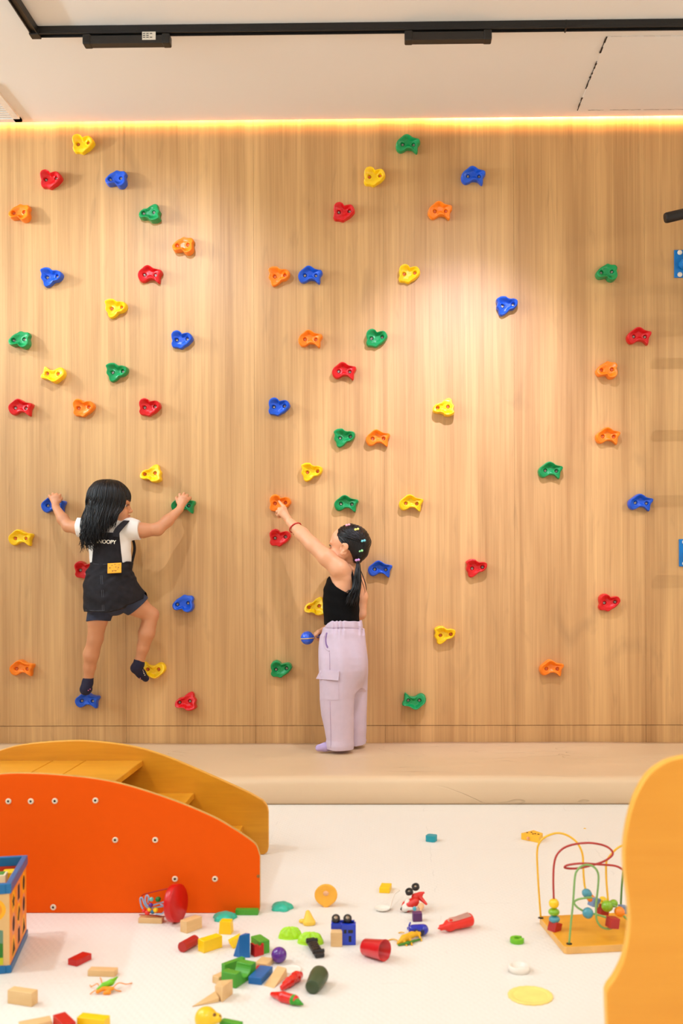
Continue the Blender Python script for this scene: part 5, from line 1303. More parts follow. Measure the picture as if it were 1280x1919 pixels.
# ================= climbing child (left) =================
kid1 = empty('person', P(209, 1120, -0.19), 'climbing child with long black hair, white shirt and dark denim pinafore', 'person')
hc, hR = head_frame(P(208.5, 944, -0.185), (0.97, 0.22, -0.06), roll=-0.04)
S1 = 0.93
lo = [P(85, 1000, -0.1).x, -0.34, P(200, 1310, -0.1).z - .01]; hi = [P(365, 1000, -0.1).x, -0.005, P(200, 895, -0.1).z + .02]
F = Field(lo, hi, 0.0024)
TS1 = [(P(209, 1132, -.18).z, P(209, 1100, -.18).x, -.180, .080, .070), (P(209, 1105, -.18).z, P(210, 1100, -.18).x, -.180, .090, .080), (P(209, 1060, -.18).z, P(207.5, 1100, -.18).x, -.175, .080, .066),
       (P(209, 1020, -.18).z, P(206, 1100, -.18).x, -.180, .084, .066), (P(209, 992, -.18).z, P(207, 1100, -.18).x, -.182, .082, .060), (P(209, 978, -.18).z, P(208, 1100, -.18).x, -.182, .055, .045)]
F.stack(TS1, 0.01)
T1 = build_head(F, hc, hR, S1)
F.cap(PP(207, 990, -.185), PP(207, 966, -.18), .031, .029, .02)
# arms: shoulder, elbow, wrist
LS, LE, LW = PP(170, 990, -.185), PP(128, 986, -.135), PP(104.5, 951, -.092)
F.chain([PP(185, 990, -.185), LS, PP(150, 990, -.165), LE], [.036, .034, .0295, .0250], .014)
F.chain([LE, PP(118, 973, -.118), LW], [.0255, .0245, .0160], .012)
RS, RE_, RW = PP(244, 991, -.185), PP(295, 992, -.150), PP(336.5, 955, -.095)
F.chain([PP(228, 990, -.185), RS, PP(268, 994, -.168), RE_], [.036, .035, .0305, .0265], .014)
F.chain([RE_, PP(314, 976, -.125), RW], [.0270, .0250, .0165], .012)
def hand(F, W_, knuckles, fingers, thumb, rk=.0098):
    """palm from the wrist to each knuckle, then every finger on its own"""
    for k in knuckles: F.cap(W_, k, .0130, rk, .006)
    for a_, b_ in zip(knuckles[:-1], knuckles[1:]): F.cap(a_, b_, rk, rk, .006)
    for k, f in zip(knuckles, fingers):
        pts = [k] + f; rad = [rk * .86, .0068, .0060, .0052][:len(pts)]
        F.chain(pts, rad, .0018)
    F.chain(thumb, [.0105, .0082, .0068, .0058][:len(thumb)], .003)
hand(F, PP(104, 948, -.088), [PP(97.5, 934.5, -.075), PP(101.3, 931.5, -.076), PP(105.6, 931.3, -.076), PP(109.3, 932.5, -.073)],
     [[PP(93.5, 929.8, -.066), PP(92.2, 929.5, -.050), PP(92.5, 933, -.040)], [PP(99.5, 926.3, -.068), PP(98.8, 925.5, -.050), PP(98.6, 929, -.039)], [PP(106, 926.6, -.068), PP(106.2, 926, -.050), PP(106, 929.5, -.038)], [PP(111.8, 928.3, -.066), PP(112.6, 927.3, -.050), PP(112.6, 930.8, -.040)]],
     [PP(105.5, 944, -.083), PP(111, 938.5, -.078), PP(114.6, 934.5, -.066), PP(115.6, 933, -.052)])
hand(F, PP(337.5, 952, -.090), [PP(338, 934.5, -.073), PP(342.8, 932, -.076), PP(347.4, 933, -.076), PP(350.8, 936, -.072)],
     [[PP(337, 927.6, -.066), PP(336.8, 926.4, -.050), PP(337, 930, -.040)], [PP(344.4, 925.6, -.068), PP(344.9, 924.7, -.050), PP(345, 928.5, -.038)], [PP(350.6, 928.6, -.067), PP(351.6, 927.6, -.050), PP(351.8, 931, -.039)], [PP(355.2, 933.6, -.064), PP(357, 932.6, -.050), PP(357.2, 935.5, -.041)]],
     [PP(337, 946, -.085), PP(333.3, 940, -.078), PP(331, 934.5, -.066), PP(330.8, 931.8, -.053)])
# legs
F.chain([PP(192, 1125, -.180), PP(183, 1160, -.170), PP(179, 1196, -.150)], [.056, .0420, .0325], .014)
F.chain([PP(179, 1196, -.150), PP(171, 1226, -.128), PP(168, 1250, -.108), PP(165.5, 1274, -.092)], [.0325, .0330, .0255, .0200], .012)
F.chain([PP(165.5, 1274, -.092), PP(161, 1292, -.098)], [.020, .019], .01)
F.chain([PP(232, 1118, -.175), PP(258, 1136, -.145), PP(283, 1152, -.118)], [.058, .0450, .0330], .014)
F.chain([PP(283, 1152, -.118), PP(275, 1186, -.120), PP(268, 1214, -.100), PP(262, 1238, -.085)], [.0325, .0345, .0260, .0200], .012)
F.chain([PP(262, 1238, -.085), PP(259, 1248, -.084)], [.020, .0175], .01)
F.obj('body', M_SK1, kid1, 3)
face_parts(kid1, T1, hR, S1)
# T-shirt
F = Field([P(140, 1000, -.1).x, -.30, P(200, 1075, -.1).z], [P(272, 1000, -.1).x, -.07, P(200, 965, -.1).z], 0.0025)
F.stack(TS1, 0.01, grow=.0075)
F.chain([PP(188, 992, -.185), LS, PP(142, 988, -.158)], [.044, .0435, .0415], .014)
F.chain([PP(226, 993, -.185), RS, PP(270, 995, -.168)], [.045, .0445, .0425], .014)
F.cap(PP(207, 984, -.185), PP(207, 978, -.185), .036, .036, .02)
xa, xb = P(146, 1000, -.16).x, P(263, 1000, -.17).x
F.cut(lambda X, Y, Z: np.maximum(xa - X, X - xb) + 0 * Y + 0 * Z)
F.cut(lambda X, Y, Z: P(200, 1062, -.18).z - Z + 0 * X + 0 * Y)
zn = P(207, 979, -.185).z
F.warp(lambda X, Y, Z: .0012 * np.sin(X * 95 + Z * 60) * np.sin(Z * 55 - X * 30 + Y * 20))
F.obj('shirt', mat('white_cotton', (236, 230, 222), 0.8, noise=0.02, bump=0.12, bscale=400), kid1, 2)
# denim pinafore: bib, straps and skirt
def denim():
    m = mat('dark_denim', (36, 33, 36), 0.8, spec=0.2, noise=0.22, nscale=45, bump=0.2, bscale=900)
    return m
M_DEN = denim()
sk = lambda py, x0, x1, y, ry: (P(200, py, -.18).z, P((x0 + x1) / 2, py, -.18).x, y, (P(x1, py, -.18).x - P(x0, py, -.18).x) / 2, ry)
SK = [sk(1153, 158, 262, -.178, .108), sk(1135, 157, 264, -.178, .110), sk(1119, 157, 263, -.180, .112), sk(1104, 158, 256, -.182, .106), sk(1090, 159, 253, -.182, .098), sk(1078, 162, 252, -.180, .090), sk(1066, 166, 247, -.178, .080), sk(1055, 169, 246, -.177, .0745)]
F = Field([P(150, 1000, -.1).x, -.32, P(200, 1160, -.1).z], [P(275, 1000, -.1).x, -.05, P(200, 970, -.1).z], 0.0022)
F.stack(SK, 0.008)
F.cap(PP(236, 1112, -.178), PP(256, 1128, -.150), .066, .058, .02)
zA = P(200, 1147, -.2).z; xk = P(212, 1147, -.2).x; sl = (P(266, 1124, -.2).z - zA) / (P(266, 1124, -.2).x - xk)
F.cut(lambda X, Y, Z: (zA + np.maximum(0, X - xk) * sl * 1.0 - 0.004 * np.sin((X - xk) * 30)) - Z + 0 * Y)
F.warp(lambda X, Y, Z: .0016 * np.sin(X * 120 + 6 * np.sin(Z * 40)) * np.clip((Z - P(200, 1100, -.18).z) * 25, 0, 1) + .0030 * np.sin(X * 38 + Z * 55) * np.sin(Z * 34 + X * 12) + .0016 * np.sin(Z * 120 + 3 * np.sin(X * 40)) * np.sin(X * 31 + 1) + .0012 * np.sin(Z * 210 + X * 90) * np.exp(-((X - P(240, 1070, -.2).x) / .03) ** 2))
zb0, zb1 = P(200, 1060, -.25).z, P(200, 998, -.25).z
bl0, bl1 = P(168, 1060, -.25).x, P(178, 998, -.25).x; br0, br1 = P(227, 1060, -.25).x, P(222, 998, -.25).x
def bibmask(X, Y, Z):
    t = (Z - zb0) / (zb1 - zb0)
    m = np.maximum(bl0 + (bl1 - bl0) * t - X, X - (br0 + (br1 - br0) * t)); m = np.maximum(m, Z - zb1); m = np.maximum(m, zb0 - .02 - Z)
    return np.maximum(m, Y + .182)
F.stack(TS1, 0.002, grow=.0115, mask=bibmask)
def strapmask(p0, p1, hw, ymax):
    a_ = np.array([p0[0], p0[2]]); b_ = np.array([p1[0], p1[2]]); d = b_ - a_; L2 = (d ** 2).sum()
    def f(X, Y, Z):
        t = np.clip(((X - a_[0]) * d[0] + (Z - a_[1]) * d[1]) / L2, 0, 1)
        r = np.sqrt((X - a_[0] - t * d[0]) ** 2 + (Z - a_[1] - t * d[1]) ** 2) - hw
        return np.maximum(r, Y - ymax)
    return f
F.obj('pinafore', M_DEN, kid1, 2)
def strip(root, name, pts, width, thick, m, side=(1, 0, 0)):
    """flat band along points"""
    C_ = catmull(pts, 6); bm = bmesh.new(); rows = []
    for i, p in enumerate(C_):
        t = (C_[min(i + 1, len(C_) - 1)] - C_[max(i - 1, 0)]).normalized(); s_ = Vector(side); s_ = (s_ - t * s_.dot(t)).normalized(); n_ = t.cross(s_)
        rows.append([bm.verts.new(p + s_ * a_ * width / 2 + n_ * b_ * thick / 2) for a_, b_ in ((-1, -1), (1, -1), (1, 1), (-1, 1))])
    for a_, b_ in zip(rows[:-1], rows[1:]):
        for k in range(4): bm.faces.new((a_[k], a_[(k + 1) % 4], b_[(k + 1) % 4], b_[k]))
    bm.faces.new(rows[0][::-1]); bm.faces.new(rows[-1])
    return local(root, bm_obj(name, bm, m, bevel=thick * .3))
strip(kid1, 'strap', [PP(217, 1006, -.262), PP(219, 996, -.258), PP(228, 985, -.248), PP(236, 977, -.225), PP(240, 975, -.19)], .027, .004, M_DEN)
strip(kid1, 'strap', [PP(184, 1006, -.262), PP(183, 996, -.258), PP(184, 985, -.248), PP(184, 976, -.225), PP(184, 974, -.19)], .027, .004, M_DEN)
strip(kid1, 'strap', [PP(246, 1057, -.150), PP(249, 1046, -.135), PP(252, 1032, -.125), PP(251.5, 1020, -.12), PP(247, 1005, -.118)], .016, .004, M_DEN, side=(0.4, 1, 0))
# shorts legs under the skirt
M_SH = mat('navy_denim', (44, 50, 70), 0.8, noise=0.15, nscale=50, bump=0.2, bscale=500)
F = Field([P(150, 1000, -.1).x, -.30, P(200, 1180, -.1).z], [P(285, 1000, -.1).x, -.05, P(200, 1080, -.1).z], 0.0023)
F.chain([PP(194, 1120, -.180), PP(183.5, 1166, -.170)], [.060, .0500], .004)
F.chain([PP(196, 1120, -.178), PP(215, 1128, -.178)], [.056, .060], .01)
F.cut(lambda X, Y, Z: P(183, 1164, -.2).z + 0.004 * np.cos((X - P(183, 1164, -.2).x) * 40) - Z + 0 * Y)
F2a, F2b = Vector(PP(232, 1116, -.175)), Vector(PP(262, 1138, -.142)); dv = (F2b - F2a).normalized(); cp = Vector(PP(249, 1146, -.16))
sl_, X_, Y_, Z_ = F.block(F.lo, F.lo + F.n * F.res)
G2 = Field([P(150, 1000, -.1).x, -.30, P(200, 1180, -.1).z], [P(285, 1000, -.1).x, -.05, P(200, 1080, -.1).z], 0.0023)
G2.chain([tuple(F2a), tuple(F2b)], [.066, .0560], .004)
dcut = Vector((0.62, 0.25, -0.74)).normalized(); c0 = Vector(PP(247, 1150, -.20))
G2.cut(lambda X, Y, Z: (X - c0.x) * dcut.x + (Y - c0.y) * dcut.y + (Z - c0.z) * dcut.z)
F.d = np.minimum(F.d, G2.d)
F.obj('shorts', M_SH, kid1, 2)
# printed yellow patch, lettering
ypb = lambda px, py: -.268
pc = P(214.5, 1064.5, -.2685); RT = Matrix.Rotation(-0.05, 3, 'Y') @ Matrix.Rotation(0.06, 3, 'Z') @ Matrix.Rotation(-0.30, 3, 'X')
bm = bmesh.new(); add_box(bm, pc, (.058, .0022, .045), RT); patch_o = local(kid1, bm_obj('patch', bm, mat('patch_amber', (246, 166, 16), 0.6), bevel=.0008))
bm = bmesh.new()
for dx, dz, w_, h_ in ((-.019, .001, .004, .005), (-.010, .012, .005, .002), (-.008, -.013, .004, .005), (.002, .016, .006, .002), (.006, .004, .004, .003), (.017, .001, .005, .003), (.020, .013, .004, .002), (.006, -.013, .005, .004), (-.001, -.012, .003, .004), (.014, -.006, .003, .002)):
    add_box(bm, pc + RT @ Vector((dx, -.0013, dz)), (w_, .0008, h_), RT)
q = bm_obj('printed_dots', bm, mat('print_brown', (96, 58, 20), 0.6)); q.parent = patch_o
def text_obj(root, s, size, loc, rot, m, name='lettering', extrude=.0006):
    cu = bpy.data.curves.new(name, 'FONT'); cu.body = s; cu.size = size; cu.extrude = extrude; cu.align_x = 'CENTER'; cu.align_y = 'CENTER'; cu.offset = 0.0004; cu.space_character = 0.95
    o = bpy.data.objects.new(name, cu); COL.objects.link(o); cu.materials.append(m); o.location = loc; o.rotation_euler = rot
    bpy.context.view_layer.update(); me = bpy.data.meshes.new_from_object(o.evaluated_get(bpy.context.evaluated_depsgraph_get())); bpy.data.objects.remove(o)
    o = bpy.data.objects.new(name, me); COL.objects.link(o); o.location = loc; o.rotation_euler = rot; o['kind'] = 'stuff'
    return local(root, o)
text_obj(kid1, 'SNOOPY', .0225, P(198.5, 1015.5, -.2665), (math.radians(88), math.radians(3), -0.06), mat('print_cream2', (236, 226, 204), 0.6))['label'] = 'cream lettering on the bib'
# waistband seam and stitch lines
def surf_y(px, py, sec, grow=0.0):
    """front-of-camera surface of an elliptical stack at that pixel"""
    A = np.array(sorted(sec)); y = -.25
    for _ in range(6):
        p = P(px, py, y); g = [np.interp(p.z, A[:, 0], A[:, i]) for i in range(1, 5)]
        t = max(0.0, 1 - ((p.x - g[0]) / (g[2] + grow)) ** 2); y = g[1] - (g[3] + grow) * math.sqrt(t)
    return y
M_ST = mat('stitch_grey', (92, 92, 98), 0.8)
def seamline(root, pts, sec, m, r=.0007, grow=.0006, name='seam'):
    bm = bmesh.new(); add_tube(bm, [P(a_, b_, surf_y(a_, b_, sec, grow)) for a_, b_ in [(v.x, v.y) for v in catmull([(a_, b_, 0) for a_, b_ in pts], 6)]], r, n=5); return local(root, bm_obj(name, bm, m, smooth=True))
seamline(kid1, [(188, 1078), (190, 1100), (191, 1124), (192, 1145)], SK, M_ST)
seamline(kid1, [(191, 1078), (193, 1100), (194, 1124), (195, 1145)], SK, M_ST)
seamline(kid1, [(160, 1143), (180, 1144.5), (200, 1143.5), (214, 1143)], SK, M_ST)
seamline(kid1, [(171, 1056), (190, 1057.5), (206, 1056.5)], SK, M_ST, grow=.001)
# socks
M_SOCK = mat('navy_sock', (26, 22, 48), 0.85, noise=0.1, bump=0.3, bscale=500)
F = Field([P(140, 1000, -.1).x, -.16, P(160, 1305, -.1).z - .01], [P(190, 1000, -.1).x, -.015, P(160, 1262, -.1).z + .01], .0018)
F.chain([PP(166, 1268, -.094), PP(164, 1280, -.096), PP(160.5, 1292, -.102)], [.0230, .0235, .0235], .008)
F.chain([PP(160.5, 1292, -.102), PP(163, 1291, -.070), PP(165, 1291, -.042)], [.0235, .0215, .0170], .010)
F.cut(lambda X, Y, Z: Z - P(166, 1270.5, -.094).z - .0 * X + 0 * Y)
s1 = F.obj('sock', M_SOCK, kid1, 2)
F = Field([P(235, 1000, -.1).x, -.15, P(260, 1290, -.1).z - .01], [P(292, 1000, -.1).x, -.01, P(260, 1225, -.1).z + .01], .0018)
F.chain([PP(262, 1233, -.086), PP(260, 1245, -.085), PP(255, 1252, -.082)], [.0235, .0235, .0225], .008)
F.chain([PP(255, 1252, -.082), PP(264, 1262, -.066), PP(273, 1271.5, -.050)], [.0230, .0205, .0150], .010)
cd = Vector(PP(262, 1236.5, -.086)); F.cut(lambda X, Y, Z: (Z - cd.z) * .98 + (X - cd.x) * .12 + 0 * Y)
s2 = F.obj('sock', M_SOCK, kid1, 2)
M_PINK = mat('sock_pattern_pink', (196, 96, 130), 0.8); M_CR = mat('sock_pattern_cream', (226, 206, 180), 0.8)
for (sk_, pts, mm) in ((s1, [(155, 1291), (158.5, 1293.5), (162, 1292.5), (165.5, 1294), (169, 1291.5), (157, 1295.5), (161, 1296)], M_PINK), (s2, [(267.5, 1256), (268.5, 1259), (270, 1262), (271.5, 1265)], M_CR), (s2, [(254, 1262), (258, 1266.5), (263, 1271)], M_PINK)):
    bm = bmesh.new()
    for a_, b_ in pts: add_ball(bm, P(a_, b_, -.1225 if sk_ is s1 else -.0815), .0028, (1, .8, .8), u=8, v=6)
    q = bm_obj('sock_pattern', bm, mm, smooth=True); q.parent = sk_
# ---- hair: scalp volume plus many locks
F = Field([P(165, 1000, -.1).x, -.32, P(200, 1045, -.1).z], [P(262, 1000, -.1).x, -.06, P(200, 893, -.1).z], 0.0028)
Th = lambda x, y, z: tuple(hc + hR @ Vector((x, y, z)) * S1)
F.ell(Th(-.012, 0, .024), (.094 * S1, .082 * S1, .084 * S1), hR, .01)
F.ell(Th(-.030, 0, -.015), (.078 * S1, .074 * S1, .085 * S1), hR, .02)
# keep the face clear
def faceclear(X, Y, Z):
    v = [X - hc.x, Y - hc.y, Z - hc.z]; l = [sum(v[i] * hR[i][j] for i in range(3)) / S1 for j in range(3)]
    line = 0.012 + (l[0] - .02) * 0.25          # fringe height above the brow
    a_ = np.minimum(l[0] - 0.018, line - l[2])
    return a_ * S1
F.cut(faceclear, .006)
F.chain([Th(-.055, -.020, -.02), Th(-.070, -.030, -.075), PP(178, 1004, -.245)], [.036, .026, .012], .03)
F.chain([Th(-.02, -.050, -.01), Th(-.028, -.060, -.07), PP(203, 985, -.235)], [.030, .022, .010], .02)
F.warp(lambda X, Y, Z: .0010 * np.sin((X * 1.0 + Y * .6) * 420 + Z * 25))
hair1 = F.obj('hair', M_HAIR, kid1, 2)
bm = bmesh.new(); rs = np.random.RandomState(3)
crown = Vector((-.020, -.004, .108))
def surf_dir(az, el, k=1.0):
    """point on the hair surface in head space; az 0 = face, 90 = left side of head, 180 = back"""
    a_, e_ = math.radians(az), math.radians(el)
    return Vector((-.012 + .097 * math.cos(e_) * math.cos(a_) * k, .085 * math.cos(e_) * math.sin(a_) * k, .024 + .086 * math.sin(e_) * k))
def lock(pts, r0, r1, n=5, wave=0.0, ph=0.0, fl=0.55):
    C_ = catmull(pts, 6); m_ = len(C_); rad = []
    for i, p in enumerate(C_):
        t = i / (m_ - 1); rad.append(r0 * (0.35 + 0.65 * min(1, t * 5)) * (1 - t ** 3) + r1)
        if wave:
            wv_ = wave * max(0, t - 0.45) / 0.55
            C_[i] = p + Vector((math.sin(t * 15 + ph) * wv_, math.cos(t * 13 + ph * 1.7) * wv_ * .6, math.cos(t * 11 + ph) * wv_ * .3))
    add_tube(bm, C_, rad, n=n, flat=fl)
H2W = lambda v: hc + hR @ Vector(v) * S1
for i in range(560):
    az = rs.uniform(-178, -38) if i < 490 else rs.uniform(60, 200)
    k = 1.0 + rs.uniform(-.01, .035)
    cx_ = rs.uniform(-.06, .055); p0 = H2W(Vector((cx_ - .012, rs.uniform(-.006, .006), .024 + .0885 * math.sqrt(1 - (cx_ / .1) ** 2) + rs.uniform(-.004, 0))))
    p1 = H2W(surf_dir(az, 62, k)); p2 = H2W(surf_dir(az, 30, k)); p3 = H2W(surf_dir(az, 0, k)); p4 = H2W(surf_dir(az - 4, -28, k * 1.10))
    t = (az + 178) / 140.0                      # 0 back of the head ... 1 beside the cheek
    if az < 0:
        ex = 154 + 50 * t ** 0.9 + rs.uniform(-9, 9); ey = 1031 - 34 * t + rs.uniform(-18, 8)
        ey2 = -.280 + .02 * abs(t - .4) + rs.uniform(-.008, .006)
        if t > .80: ex = 207 + rs.uniform(-8, 8); ey = 987 + rs.uniform(-8, 6); ey2 = -.262
        pe = P(ex, ey, ey2); pm = p4.lerp(pe, .5) + Vector((rs.uniform(-.008, .004), -.008, .004))
        lock([p0, p1, p2, p3, p4, pm, pe], .0034, .0005, wave=.0095 if t < .6 else .004, ph=rs.uniform(0, 6.3))
    else:
        pe = P(190 + rs.uniform(-14, 14), 985 + rs.uniform(-12, 12), -.10 + rs.uniform(-.02, .01))
        lock([p0, p1, p2, p3, p4, pe], .0042, .0006, wave=.004, ph=rs.uniform(0, 6.3))
# side hair falling beside the ear to the cheek, and the fringe
for i in range(120):
    az = rs.uniform(-62, -8) if i < 80 else rs.uniform(-8, 60); k = 1.0 + rs.uniform(-.005, .03)
    cx_ = rs.uniform(-.01, .06); p0 = H2W(Vector((cx_ - .012, rs.uniform(-.006, .006), .022 + .0885 * math.sqrt(1 - (cx_ / .1) ** 2))))
    el = -8 + (abs(az) - 8) * .12 + rs.uniform(-6, 5)
    if az < -45: el -= 12
    lock([p0, H2W(surf_dir(az * .9, 64, k)), H2W(surf_dir(az, 38, k)), H2W(surf_dir(az - 2, 14, k)), H2W(surf_dir(az - 5, el, k * .99))], .0036, .0004, wave=.0015, ph=rs.uniform(0, 6))
# loose wavy ends over the shoulder
for i in range(80):
    xs_ = 173 + rs.uniform(-6, 12); st = P(xs_, 985 + rs.uniform(-14, 14), -.262)
    pe = P(152 + rs.uniform(-2, 34), 1022 + rs.uniform(-22, 16), -.268 + rs.uniform(-.004, .006)); md = st.lerp(pe, .5) + Vector((-.018 + rs.uniform(-.01, .014), -.008, rs.uniform(-.006, .008)))
    lock([H2W(surf_dir(-150 + rs.uniform(-20, 20), -10, 1.0)), st, md, pe], .0026, .0004, wave=.009, ph=rs.uniform(0, 6))
lk = bm_obj('hair_locks', bm, M_HAIR); lk['kind'] = 'stuff'; lk.parent = hair1

# ================= standing child (middle) =================
kid2 = empty('person', G(640, 1405, MAT_H), 'standing child in black top and lilac cargo trousers, pointing at an orange hold', 'person')
kid2.location = (P(640, 1400, -.18).x, -.18, MAT_H)
bpy.context.view_layer.update()
hc2, hR2 = head_frame(P(652.5, 1023.5, -0.185), (-0.93, 0.33, 0.10))
S2 = 0.94
F = Field([P(512, 1000, -.1).x, -.36, P(600, 1240, -.2).z], [P(700, 1000, -.2).x, -.02, P(600, 925, -.1).z], .0021)
tq = lambda py, x0, x1, y, ry: (P(600, py, -.19).z, P((x0 + x1) / 2, py, -.19).x, y, (P(x1, py, -.19).x - P(x0, py, -.19).x) / 2, ry)
TS2 = [tq(1230, 606, 684, -.18, .100), tq(1195, 608, 680, -.18, .098), tq(1166, 609.5, 671, -.18, .090), tq(1135, 606.5, 671, -.18, .086), tq(1105, 608, 672, -.18, .088), tq(1085, 615, 672, -.18, .088), tq(1068, 628, 668, -.18, .070), tq(1058, 640, 662, -.18, .045)]
F.stack(TS2, .01)
T2 = build_head(F, hc2, hR2, S2)
F.cap(PP(656, 1072, -.18), PP(658, 1040, -.18), .031, .029, .02)
# raised arm on the viewer's side
F.chain([PP(648, 1082, -.225), PP(636, 1067, -.245), PP(612, 1045, -.235), PP(586, 1021, -.205)], [.036, .0395, .0345, .0300], .016)
F.chain([PP(586, 1021, -.205), PP(566, 1001, -.165), PP(543, 978, -.115)], [.0300, .0295, .0185], .012)
W2 = PP(539, 972, -.108)
kn = [PP(533.2, 953, -.090), PP(529.0, 954.5, -.100), PP(525.8, 957.5, -.104), PP(524.5, 962, -.104)]
for k_ in kn: F.cap(W2, k_, .0140, .0095, .006)
for a_, b_ in zip(kn[:-1], kn[1:]): F.cap(a_, b_, .0095, .0095, .006)
F.chain([kn[0], PP(529.5, 947.5, -.078), PP(526, 943, -.066), PP(523, 939.5, -.054)], [.0082, .0068, .0058, .0048], .0016)
F.chain([kn[1], PP(522.6, 953.5, -.092), PP(521.5, 957.8, -.078), PP(526, 960, -.074)], [.0080, .0066, .0060, .0055], .0014)
F.chain([kn[2], PP(519.2, 958.5, -.096), PP(518.6, 963, -.082), PP(523, 965, -.078)], [.0078, .0064, .0058, .0052], .0014)
F.chain([kn[3], PP(520.5, 965, -.098), PP(522.2, 969, -.086), PP(526, 968.5, -.082)], [.0074, .0062, .0055, .0050], .0014)
F.chain([PP(536, 966, -.098), PP(531, 966.5, -.085), PP(527.5, 963, -.074), PP(526, 959.5, -.068)], [.0100, .0078, .0066, .0058], .003)
# other arm, behind the body, its hand coming out in front at the hip
F.chain([PP(660, 1082, -.125), PP(669, 1090, -.105), PP(677, 1118, -.085), PP(676, 1150, -.075)], [.030, .0330, .0275, .0235], .014)
F.chain([PP(676, 1150, -.075), PP(645, 1168, -.062), PP(612, 1180, -.062)], [.0245, .0230, .0170], .012)
W3 = PP(607, 1181, -.062)
kn = [PP(596.5, 1183.5, -.078), PP(595, 1186, -.068), PP(595.5, 1188.5, -.058), PP(597, 1191, -.050)]
for k_ in kn: F.cap(W3, k_, .0125, .0085, .006)
F.chain([kn[0], PP(591, 1187, -.082), PP(589.5, 1192, -.078), PP(592.5, 1195.5, -.072)], [.0076, .0062, .0056, .005], .0014)
F.chain([kn[1], PP(590.5, 1190.5, -.074), PP(591, 1196, -.072), PP(595, 1198, -.068)], [.0074, .0062, .0056, .005], .0014)
F.chain([kn[2], PP(592.5, 1193.5, -.062), PP(594, 1198, -.064), PP(598, 1199, -.064)], [.0072, .006, .0054, .005], .0014)
F.chain([kn[3], PP(595, 1196, -.052), PP(597, 1199.5, -.056), PP(600.5, 1200, -.060)], [.0068, .0056, .005, .0046], .0014)
F.chain([PP(603, 1182, -.078), PP(598, 1184, -.090), PP(594, 1189, -.094), PP(590.5, 1190.5, -.092)], [.0095, .0078, .0064, .0055], .003)
F.obj('body', M_SK2, kid2, 3)
face_parts(kid2, T2, hR2, S2)
# black sleeveless top
F = Field([P(600, 1000, -.1).x, -.31, P(600, 1185, -.1).z], [P(690, 1000, -.1).x, -.06, P(600, 1050, -.1).z], .0023)
lx = [P(a_, 1100, -.27).x for a_ in (600, 617, 622, 630, 640, 650, 657, 690)]; lz_ = [P(640, b_, -.27).z for b_ in (1074, 1081, 1091, 1099, 1105.5, 1111, 1114, 1115)]
F.stack(TS2, .01, grow=.005)
F.cut(lambda X, Y, Z: (Z - np.interp(np.broadcast_to(X, X.shape).ravel(), lx, lz_).reshape(X.shape)) + 0 * Y)
F.cut(lambda X, Y, Z: P(640, 1171, -.2).z - Z + 0 * X + 0 * Y)
F.warp(lambda X, Y, Z: .0008 * np.sin(Z * 130 + X * 40))
M_BT = mat('black_knit', (6, 5, 5), 0.85, spec=0.15, noise=0.1, bump=0.2, bscale=400)
F.obj('tank_top', M_BT, kid2, 2)
strip(kid2, 'strap', [PP(650, 1057, -.222), PP(656, 1064, -.232), PP(660, 1076, -.252), PP(662, 1095, -.270), PP(661, 1120, -.278)], .010, .003, M_BT)
strip(kid2, 'strap', [PP(640, 1062, -.13), PP(630, 1072, -.13), PP(622, 1085, -.15)], .014, .003, M_BT)
# lilac trousers
M_LIL = mat('lilac_fleece', (206, 186, 200), 0.9, noise=0.03, bump=0.08, bscale=900)
pq = lambda py, x0, x1, y, ry: (P(600, py, y - ry * .6).z, P((x0 + x1) / 2, py, y - ry * .3).x, y, (P(x1, py, y).x - P(x0, py, y).x) / 2, ry)
F = Field([P(588, 1300, -.2).x, -.34, MAT_H - .002], [P(700, 1300, -.2).x, -.02, P(600, 1155, -.2).z], .0026)
hipst = [pq(1161, 606.5, 677, -.182, .101), pq(1176, 605, 681, -.182, .105), pq(1193, 602, 683, -.182, .112), pq(1220, 600, 686, -.182, .120), pq(1245, 599.5, 688, -.182, .122), pq(1266, 602, 685, -.182, .108), pq(1290, 610, 678, -.182, .080)]
near = [pq(1196, 606, 676, -.215, .050), pq(1214, 603, 680, -.228, .060), pq(1232, 600.5, 682, -.240, .066), pq(1258, 598, 680, -.245, .072), pq(1286, 597.5, 671, -.245, .070), pq(1312, 598, 664, -.245, .066), pq(1342, 601, 662.5, -.245, .062), pq(1369, 608, 662.5, -.245, .060), pq(1388, 611, 662.5, -.245, .060), pq(1398, 608, 663, -.245, .064), pq(1406, 609, 662, -.245, .062)]
far = [pq(1200, 625, 680, -.135, .050), pq(1232, 632, 686, -.122, .062), pq(1260, 640, 688, -.118, .066), pq(1300, 646, 687.5, -.118, .062), pq(1342, 648, 687, -.118, .060), pq(1380, 648, 686, -.118, .060), pq(1397, 650, 686.5, -.118, .060)]
F.stack(hipst, .012); F.stack(far, .035); F.stack(near, .035)
wx_ = [P(a_, 1170, -.27).x for a_ in (600, 607, 614, 622, 640, 682)]; wz_ = [P(640, b_, -.27).z for b_ in (1179, 1177, 1169, 1164, 1163.5, 1165.5)]
F.cut(lambda X, Y, Z: Z - np.interp(X.ravel(), wx_, wz_).reshape(X.shape) + 0 * Y)
zw = P(600, 1178, -.28).z
F.warp(lambda X, Y, Z: .0030 * np.sin(X * 200 + 4 * np.sin(X * 60)) * np.exp(-((Z - zw - .006) / .035) ** 2) + .0022 * np.exp(-((Z - zw) / .004) ** 2)
       + .0058 * np.sin(X * 75 + Z * 16 + np.sin(Z * 9)) * np.clip((zw - Z) * 6, 0, 1) * np.clip(1.25 - (zw - Z) * 3.2, 0.15, 1) + .0020 * np.sin(Z * 48 + X * 40) * np.clip((zw - Z) * 3 - .9, 0, 1))
